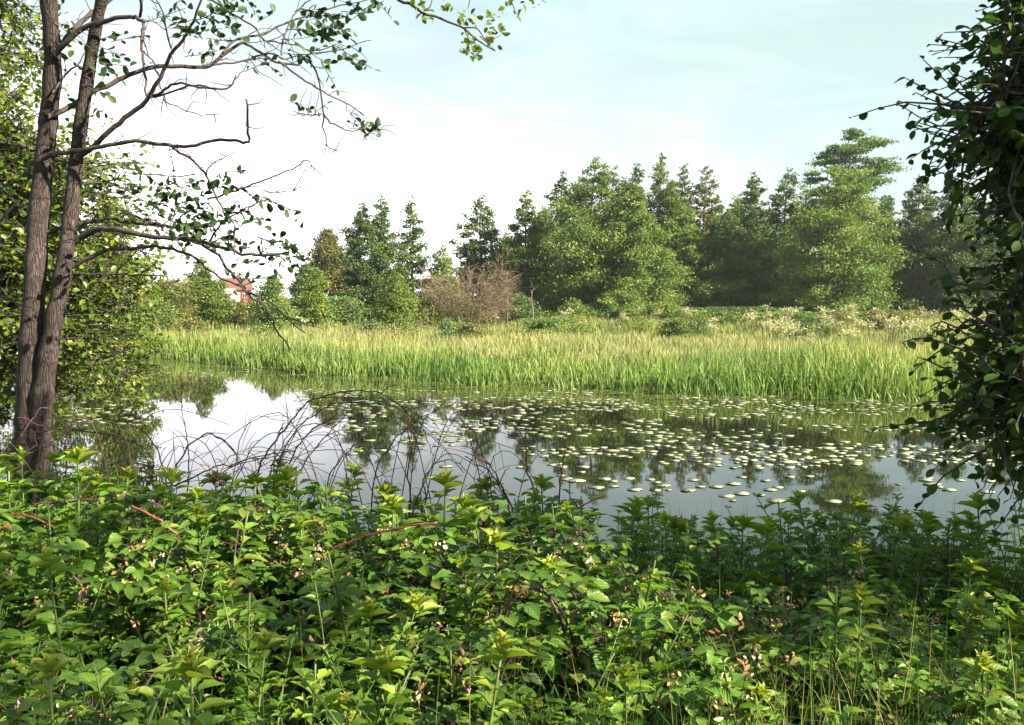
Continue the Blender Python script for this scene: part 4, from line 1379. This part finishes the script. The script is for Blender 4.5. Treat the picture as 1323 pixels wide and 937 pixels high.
spots = []
tries = 0
while len(spots) < 295 and tries < 60000:
    tries += 1
    y = 1.75 + 5.5 * rng.rand() ** 0.85
    half = 0.56 * y + 0.25
    x = rng.uniform(-half, half)
    if y > near_shore(x) - 0.40:
        continue
    right = x > 0.62 * (y / 4.5) + 0.25
    if right and y < 4.3 and rng.rand() < 0.45:
        continue
    if rng.rand() < 1.3 * hollow(x, y):
        continue
    dmin = 0.185 + 0.02 * y
    if any((x - a) ** 2 + (y - b_) ** 2 < dmin * dmin for a, b_ in spots):
        continue
    spots.append((x, y))
used = set()
for (x, y) in spots:
    v = rng.randint(len(weeds))
    gz = float(ground_z(x, y))
    px = 661.5 + x / y * FOC
    zlim = at(px, skyline(px) + rng.uniform(-26, 14), y)[2]
    h0 = (0.72, 0.80, 0.66, 0.88, 0.75, 0.60, 0.85)[v]
    s = rng.uniform(0.75, 1.12)
    if y > 4.3:
        s = min(max((zlim - gz) / (h0 * 1.04), 0.45), 1.5)
    else:
        s = min(s, (zlim - gz) / (h0 * 1.05))
    if x > 0.6 and y < 4.3:
        s *= 0.85
    if v not in used:
        used.add(v)
        o = weeds[v]
        o.location = (x, y, gz - 0.02)
        o.rotation_euler = (0, 0, rng.uniform(0, 6.28))
        o.scale = (s, s, s)
    else:
        o = copy_thing(weeds[v], (x, y, gz - 0.02), rng.uniform(0, 6.28), s, tuple(rng.normal(0, 0.12, 2)), 'shoot_tip' if rng.rand() < 0.38 else None)
    where = "in the front row at the bottom" if y < 3 else ("in the middle of the bank" if y < 4.6 else "at the water's edge")
    sd = "at left" if x < -0.9 else ("at right" if x > 1.35 else "at centre")
    tag(o, f"upright leafy green plant {where}, {sd}", "plant", "leafy plants on the near bank")


def make_nettle(h, tiers, leaf, seed):
    r_ = np.random.RandomState(seed)
    root = empty("nettle_plant", (0, 0, -60))
    sb, lb = MB(), MB()
    for st in range(3):
        a0, rr = r_.uniform(0, 6.28), 0.0 if st == 0 else r_.uniform(0.05, 0.12)
        hh = h * (1 if st == 0 else r_.uniform(0.65, 0.92))
        bx, by = rr * math.cos(a0), rr * math.sin(a0)
        ln = r_.normal(0, 0.09, 2)
        ax = lambda t: np.array([bx + ln[0] * t * t, by + ln[1] * t * t, t * hh])
        sb.tube([ax(t) for t in np.linspace(0, 1, 7)], np.linspace(0.0045, 0.002, 7), 5)
        rot = r_.uniform(0, 6.28)
        for k in range(tiers):
            t = 0.25 + 0.75 * k / (tiers - 1)
            rot += 1.57 + r_.normal(0, 0.2)
            L = leaf * np.interp(t, [0.25, 0.6, 0.85, 1.0], [0.8, 1.1, 0.85, 0.4])
            for q in range(4 if t > 0.9 else 2):
                a = rot + q * (math.pi if t <= 0.9 else 1.57) + r_.normal(0, 0.2)
                up = np.interp(t, [0.25, 1.0], [-0.25, 0.7]) + r_.normal(0, 0.15)
                X = norm(np.array([math.cos(a), math.sin(a), up]))
                p = ax(t)
                sb.tube([p, p + X * L * 0.25], [0.0014, 0.001], 3, caps=False)
                ll = L * r_.uniform(0.8, 1.2)
                lb.leaves(LEAF_NARROW, [p + X * L * 0.25], [X], [np.array([-X[0] * up, -X[1] * up, 1.0]) + r_.normal(0, 0.2, 3)], ll, ll * r_.uniform(0.36, 0.5), np.clip(0.15 + 0.55 * t * t + r_.normal(0, 0.15), 0, 1))
    sb.build("stem", M['stem'], root)
    lb.build("foliage", M['weed'], root)
    return root


nettles = [make_nettle(0.62, 9, 0.070, 201), make_nettle(0.70, 10, 0.062, 202), make_nettle(0.52, 8, 0.066, 203), make_nettle(0.66, 11, 0.056, 204)]
used = set()
for k in range(285):
    for _ in range(200):
        y = 1.75 + 5.0 * rng.rand()
        x = rng.uniform(-1, 1) * (0.56 * y + 0.25)
        if k >= 240:
            x = rng.uniform(0.6, 4.0)
            y = near_shore(x) - rng.uniform(0.35, 1.5)
        if y < near_shore(x) - 0.35 and rng.rand() > 1.1 * hollow(x, y) and (x < 0.9 or rng.rand() < 0.6):
            break
    v = rng.randint(4)
    gz = float(ground_z(x, y))
    s = rng.uniform(0.75, 1.2)
    zlim = at(661.5 + x / y * FOC, skyline(661.5 + x / y * FOC) + rng.uniform(-6, 40), y)[2]
    s = max(0.4, min(s * (1.3 if y > 4.8 else 1), (zlim - gz) / 0.68))
    if k >= 240:
        s = max(0.5, (zlim - gz) / 0.66)
    if v not in used:
        used.add(v)
        o = nettles[v]
        o.location, o.rotation_euler, o.scale = (x, y, gz - 0.02), (0, 0, rng.uniform(0, 6.28)), (s, s, s)
    else:
        o = copy_thing(nettles[v], (x, y, gz - 0.02), rng.uniform(0, 6.28), s, tuple(rng.normal(0, 0.08, 2)))
    where = "in the front row at the bottom" if y < 3 else ("in the middle of the bank" if y < 4.6 else "at the water's edge")
    sd = "at left" if x < -0.9 else ("at right" if x > 1.35 else "at centre")
    tag(o, f"nettle-like plant with narrow toothed leaves {where}, {sd}", "plant", "narrow leaved plants on the near bank")


def make_bramble(seed, flowers=True):
    r_ = np.random.RandomState(seed)
    root = empty("bramble", (0, 0, -60))
    cb, lb, fb = MB(), MB(), MB()
    for k in range(5):
        a = r_.uniform(0, 6.28)
        reach, hh = r_.uniform(0.25, 0.55), r_.uniform(0.4, 0.72)
        pts = [(0, 0, 0), (0.3 * reach * math.cos(a), 0.3 * reach * math.sin(a), hh * 0.8), (0.7 * reach * math.cos(a), 0.7 * reach * math.sin(a), hh), (reach * math.cos(a), reach * math.sin(a), hh * 0.82)]
        p = smooth_path(pts, 5)
        cb.tube(p, np.linspace(0.005, 0.002, len(p)), 5)
        for q in p[3::1]:
            for rep in range(2):
                aa = r_.uniform(0, 6.28)
                st = norm(np.array([math.cos(aa), math.sin(aa), 0.5])) * r_.uniform(0.05, 0.10)
                e = q + st
                cb.tube([q, e], [0.0016, 0.0012], 3, caps=False)
                for da, ls in ((0, 1.0), (1.2, 0.8), (-1.2, 0.8)):
                    X = norm(np.array([math.cos(aa + da), math.sin(aa + da), r_.normal(-0.05, 0.25)]))
                    ll = 0.056 * ls * r_.uniform(0.75, 1.2)
                    lb.leaves(LEAF_BROAD, [e], [X], [np.array([0, 0, 1]) + r_.normal(0, 0.3, 3)], ll, ll * 0.72, np.clip(r_.normal(0.45, 0.24), 0, 1))
        if flowers:
            tip = p[-3:].mean(0) + np.array([0, 0, 0.04])
            for c in range(r_.randint(2, 6)):
                cc = tip + r_.normal(0, 0.05, 3) + np.array([0, 0, 0.03])
                nn = r_.randint(6, 11)
                cb.tube([tip - np.array([0, 0, 0.05]), cc], [0.0015, 0.001], 3, caps=False)
                ll = 0.017 * r_.uniform(0.5, 1.5, nn)
                fb.leaves(LEAF_MID, cc + r_.normal(0, 0.010, (nn, 3)), norm(r_.normal(0, 1, (nn, 3)) + np.array([0, 0, 0.5])), r_.normal(0, 1, (nn, 3)), ll, ll * 0.5, np.clip(r_.rand() * 0.7 + r_.normal(0.1, 0.2, nn), 0, 1))
    cb.build("canes", M['cane'], root)
    lb.build("foliage", M['bramble'], root)
    if flowers:
        fb.build("blossom", M['blossom'], root)
    return root


bram = [make_bramble(100 + k) for k in range(5)]
used = set()
bs = []
tries = 0
while len(bs) < 82 and tries < 20000:
    tries += 1
    r0 = rng.rand()
    if r0 < 0.40:      # sunny patch at left
        x, y = rng.normal(-1.25, 0.5), rng.normal(4.1, 0.5)
    elif r0 < 0.66:    # lower right
        x, y = rng.normal(1.25, 0.35), rng.normal(2.9, 0.5)
    elif r0 < 0.76:
        x, y = rng.normal(0.15, 0.3), rng.normal(3.9, 0.4)
    else:
        y = rng.uniform(2.0, 6.2)
        x = rng.uniform(-0.6 * y, 0.6 * y)
    if y < 1.9 or y > near_shore(x) - 0.4 or any((x - a) ** 2 + (y - b_) ** 2 < 0.04 for a, b_ in bs):
        continue
    bs.append((x, y))
for (x, y) in bs:
    v = rng.randint(5)
    s = rng.uniform(0.8, 1.25) * (0.8 if x > 0.6 else 1)
    gz = float(ground_z(x, y)) - 0.02
    if v not in used:
        used.add(v)
        o = bram[v]
        o.location, o.rotation_euler, o.scale = (x, y, gz), (0, 0, rng.uniform(0, 6.28)), (s, s, s)
    else:
        o = copy_thing(bram[v], (x, y, gz), rng.uniform(0, 6.28), s)
    tag(o, "bramble with faded tan-pink flowers " + ("in the sunny patch at left" if x < -0.4 else ("in the lower right corner of the bank" if x > 0.75 else "in the middle of the bank")),
        "bramble", "brambles on the near bank")

# bare arching canes over the water's edge
CANES = [
    ([(205, 650), (190, 590), (140, 567), (95, 560), (60, 540)], 6.2, 4, 'cane', "dark cane bowing left towards the twin trunks"),
    ([(222, 640), (212, 590), (200, 565), (180, 552), (150, 545), (110, 543), (60, 555)], 6.4, 3, 'cane', "thin dark cane arching left low over the water"),
    ([(215, 640), (225, 610), (245, 568), (275, 560), (305, 590), (318, 640)], 6.0, 4, 'cane', "dark cane in a tight hoop left of the cane thicket"),
    ([(175, 700), (172, 640), (178, 612), (198, 607), (215, 620), (235, 660)], 5.2, 5, 'cane', "thick dark cane bent over near the left bank plants"),
    ([(243, 640), (244, 590), (241, 555), (232, 525), (223, 503)], 6.3, 3, 'cane', "upright dark cane standing clear against the pale water"),
    ([(205, 645), (235, 620), (280, 600), (330, 585), (380, 583)], 5.9, 4, 'cane', "long dark cane sweeping right low over the plants"),
    ([(250, 650), (280, 610), (320, 592), (370, 590), (420, 600)], 6.0, 3, 'cane', "dark cane lying over the others to the right"),
    ([(335, 650), (345, 600), (370, 560), (400, 530), (440, 515), (480, 512), (515, 525), (545, 560)], 6.1, 4, 'cane', "tallest dark cane arching across the thicket centre"),
    ([(350, 650), (365, 590), (395, 545), (430, 525), (470, 517), (500, 520), (540, 545), (560, 590)], 6.2, 3, 'cane', "second tall cane following the tallest arch"),
    ([(360, 655), (372, 600), (390, 565), (425, 545), (460, 540)], 5.8, 4, 'cane', "dark cane under the tallest arch"),
    ([(345, 640), (350, 595), (375, 555), (410, 530)], 6.0, 3, 'cane', "dark cane at the left of the tall arches"),
    ([(375, 650), (395, 610), (420, 570), (445, 540)], 5.8, 4, 'cane', "straight dark cane leaning right"),
    ([(480, 640), (500, 580), (530, 548), (570, 525), (600, 515)], 6.0, 3, 'cane', "dark cane leaning right over the lily pads"),
    ([(525, 670), (524, 610), (530, 565), (520, 530)], 5.6, 4, 'red_cane', "reddish upright stem in the middle of the thicket"),
    ([(640, 660), (630, 600), (615, 560), (590, 535)], 5.9, 3, 'cane', "brown cane arching left in front of the lilies"),
    ([(690, 660), (680, 600), (670, 560), (640, 540)], 5.8, 4, 'red_cane', "reddish cane arching left before the dark water"),
    ([(655, 670), (640, 620), (618, 590)], 5.3, 5, 'red_cane', "short reddish cane at the right of the thicket"),
    ([(665, 680), (650, 630), (625, 600), (600, 590)], 5.4, 4, 'cane', "brown cane beside the short reddish one"),
    ([(722, 650), (724, 600), (733, 552)], 6.0, 4, 'red_cane', "thin upright reddish stem against the dark water"),
    ([(550, 660), (552, 620), (575, 595), (600, 600), (620, 640)], 5.6, 3, 'cane', "dark low hoop of cane right of centre"),
    ([(285, 690), (283, 660), (288, 640)], 5.0, 5, 'red_cane', "short brown-red stub of cane"),
    ([(420, 640), (440, 590), (470, 565), (510, 560)], 5.9, 3, 'cane', "dark cane bowing right under the arches"),
    ([(300, 650), (310, 610), (330, 570), (360, 548), (395, 538)], 6.2, 2.5, 'cane', "thin dark cane left of the tall arches"),
    ([(85, 625), (84, 580), (86, 545)], 6.6, 3, 'red_cane', "thin straight reddish stem right of the twin trunks"),
    ([(20, 640), (35, 590), (45, 570), (20, 560), (-10, 555)], 6.3, 3, 'cane', "dark cane looping at the foot of the twin trunks"),
    ([(45, 650), (40, 610), (25, 590), (0, 580)], 6.0, 4, 'cane', "dark cane in front of the left trunk foot"),
    ([(30, 565), (45, 540), (60, 528), (75, 545), (60, 555), (40, 558)], 7.6, 3, 'cane', "thin curl of vine round the left trunk"),
    ([(22, 540), (60, 552), (100, 556), (190, 570)], 7.5, 3, 'cane', "thin strand trailing right from the left trunk"),
    # red canes lying in the leaves
    ([(170, 655), (195, 668), (215, 682), (232, 697)], 3.95, 8, 'red_cane', "bright red cane slanting down through the sunny patch"),
    ([(428, 710), (460, 697), (495, 687), (535, 680), (565, 675)], 3.9, 8, 'red_cane', "bright red cane lying almost level in the middle leaves"),
    ([(40, 652), (70, 649), (105, 647), (130, 646)], 4.6, 6, 'red_cane', "level orange-red cane in the left leaves"),
    ([(-5, 663), (35, 664), (65, 677), (95, 705)], 4.4, 6, 'red_cane', "red cane curving down at the left edge"),
    ([(700, 705), (725, 675), (755, 652), (782, 640)], 4.7, 6, 'red_cane', "orange-red cane slanting up to the right before the water"),
    ([(400, 660), (410, 675), (425, 690)], 4.3, 6, 'red_cane', "short reddish cane stub left of the level red cane"),
]
for k, (pts, D, wpx, mt, lab) in enumerate(CANES):
    dd = rng.uniform(-0.35, 0.35)
    nn = len(pts)
    lying = k >= 28
    P3 = [at(x, y, D + (0.12 if lying else 1) * dd * i / (nn - 1)) for i, (x, y) in enumerate(pts)]
    if not lying and k not in (26, 27):
        g = P3[0].copy()
        g[2] = float(ground_z(g[0], g[1])) - 0.02
        if g[2] < P3[0][2]:
            P3 = [g] + P3
    base = P3[0].copy()
    p = smooth_path(P3, 6) - base
    b = MB()
    w0 = wpx * (0.46 if lying else 0.72) * D / FOC / 2
    jj = np.cumsum(rng.normal(0, 0.006, p.shape), axis=0)
    jj -= np.linspace(0, 1, len(p))[:, None] * jj[-1]
    p = p + jj * (0.4 if lying else 1)
    b.tube(p, np.linspace(w0, w0 * (0.75 if lying else 0.35), len(p)), 6)
    # thorns
    for j in range(2, len(p) - 1):
        dv = norm(rng.normal(size=3)) * w0 * 2.4
        b.tube([p[j], p[j] + dv * 0.5, p[j] + dv], [w0 * 0.45, w0 * 0.3, 0.0003], 3, caps=False)
    if not lying and k not in (26, 27):
        for j in range(3, len(p) - 2, 4):
            dv = norm(norm(p[j + 1] - p[j]) + rng.normal(0, 0.8, 3)) * rng.uniform(0.08, 0.35)
            b.tube(smooth_path([p[j], p[j] + dv * 0.5 + np.array([0, 0, 0.02]), p[j] + dv], 3), np.linspace(w0 * 0.45, w0 * 0.2, 7), 4, caps=False)
    o = b.build("bramble_cane", M[mt])
    o.location = tuple(base)
    tag(o, lab, "cane", "bare bramble canes")

# more thin canes tangled through the thicket
for k in range(34):
    px = rng.uniform(180, 640) if k < 26 else rng.uniform(60, 200)
    D = rng.uniform(5.3, 6.5)
    a = at(px, 660, D)
    a[2] = float(ground_z(a[0], a[1])) - 0.02
    sgn = rng.choice([-1, 1])
    reach = rng.uniform(0.25, 0.9)
    topz = at(px, rng.uniform(530, 600), D)[2]
    e = a + np.array([sgn * reach, rng.uniform(-0.3, 0.3), 0])
    e[2] = topz - rng.uniform(0.0, 0.3)
    mid = a + (e - a) * np.array([0.45, 0.5, 0])
    mid[2] = topz
    p = smooth_path([a, a + (mid - a) * np.array([0.35, 0.4, 0.65]), mid, e], 5) - a
    jj = np.cumsum(rng.normal(0, 0.007, p.shape), axis=0)
    p = p + jj - np.linspace(1, 0, len(p))[:, None] * jj[0]
    b = MB()
    b.tube(p, np.linspace(0.0042, 0.0016, len(p)), 5)
    for j in range(3, len(p) - 1, 3):
        dv = norm(norm(p[j] - p[j - 1]) + rng.normal(0, 0.9, 3)) * rng.uniform(0.05, 0.25)
        b.tube([p[j], p[j] + dv * 0.5 + np.array([0, 0, 0.015]), p[j] + dv], [0.0022, 0.0016, 0.001], 3, caps=False)
    o = b.build("bramble_cane", M['cane' if rng.rand() < 0.8 else 'red_cane'])
    o.location = tuple(a)
    tag(o, "thin wiry bare cane in the tangle " + ("between the tall arches" if px > 330 else ("beside the twin trunks" if px < 200 else "left of the tall arches")), "cane", "thin bramble canes in the tangle")

# grass on the bank
n = 52000
y = 1.6 + rng.rand(n) * 5.4
x = rng.uniform(-1, 1, n) * (0.6 * y + 0.2)
dens = (1.3 * np.exp(-((x - 1.9) / 1.1) ** 2 - ((y - 5.6) / 0.7) ** 2) + 1.0 * np.exp(-((x + 1.2) / 0.38) ** 2 - ((y - 2.3) / 0.4) ** 2) + 0.9 * np.exp(-((x - 0.55) / 0.5) ** 2 - ((y - 2.4) / 0.5) ** 2)
        + 0.45 * np.exp(-((x - 1.2) / 0.7) ** 2 - ((y - 3.3) / 0.9) ** 2) + 0.08)
keep = (rng.rand(n) < dens) & (y < near_shore(x) + 0.1)
x, y = x[keep], y[keep]
mb = MB()
h = rng.uniform(0.3, 0.75, len(x)) * np.where((y > 4.4) & (x > 0.6), 1.35, np.where(y < 3.2, 1.25, 1.0))
blades(mb, rng, x, y, h, rng.uniform(0.004, 0.008, len(x)), 0.42, (rng.rand(len(x)) < np.where(x > 0.5, 0.28, 0.10)) * rng.uniform(0.4, 1, len(x)), 5, None, 0.7)
tag(mb.build("bank_grass", M['grass']), "long grass between the plants on the near bank", None, None, "stuff")

# low undergrowth covering the soil
n = 26000
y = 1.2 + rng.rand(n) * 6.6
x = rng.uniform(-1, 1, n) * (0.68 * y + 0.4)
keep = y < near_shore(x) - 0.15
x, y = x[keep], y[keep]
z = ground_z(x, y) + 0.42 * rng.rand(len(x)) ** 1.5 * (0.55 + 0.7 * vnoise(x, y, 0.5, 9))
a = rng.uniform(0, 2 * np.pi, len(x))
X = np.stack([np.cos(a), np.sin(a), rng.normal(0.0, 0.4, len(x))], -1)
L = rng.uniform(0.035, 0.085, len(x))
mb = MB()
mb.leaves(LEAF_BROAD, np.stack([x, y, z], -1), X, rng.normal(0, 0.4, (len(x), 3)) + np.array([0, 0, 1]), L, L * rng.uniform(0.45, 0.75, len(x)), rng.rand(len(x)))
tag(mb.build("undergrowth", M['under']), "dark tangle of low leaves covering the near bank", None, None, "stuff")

# thin summer air
M['haze'], nt, out = new_mat("hazy_air")
pv = nt.nodes.new("ShaderNodeVolumePrincipled")
pv.inputs['Color'].default_value = (0.86, 0.93, 0.95, 1)
pv.inputs['Density'].default_value = 0.00028
pv.inputs['Anisotropy'].default_value = 0.3
nt.links.new(pv.outputs[0], out.inputs['Volume'])
mb = MB()
mb.box((0, 650, 13), (2600, 2000, 34))
tag(mb.build("haze", M['haze'], None, False), "thin pale summer haze over the river", None, None, "stuff")
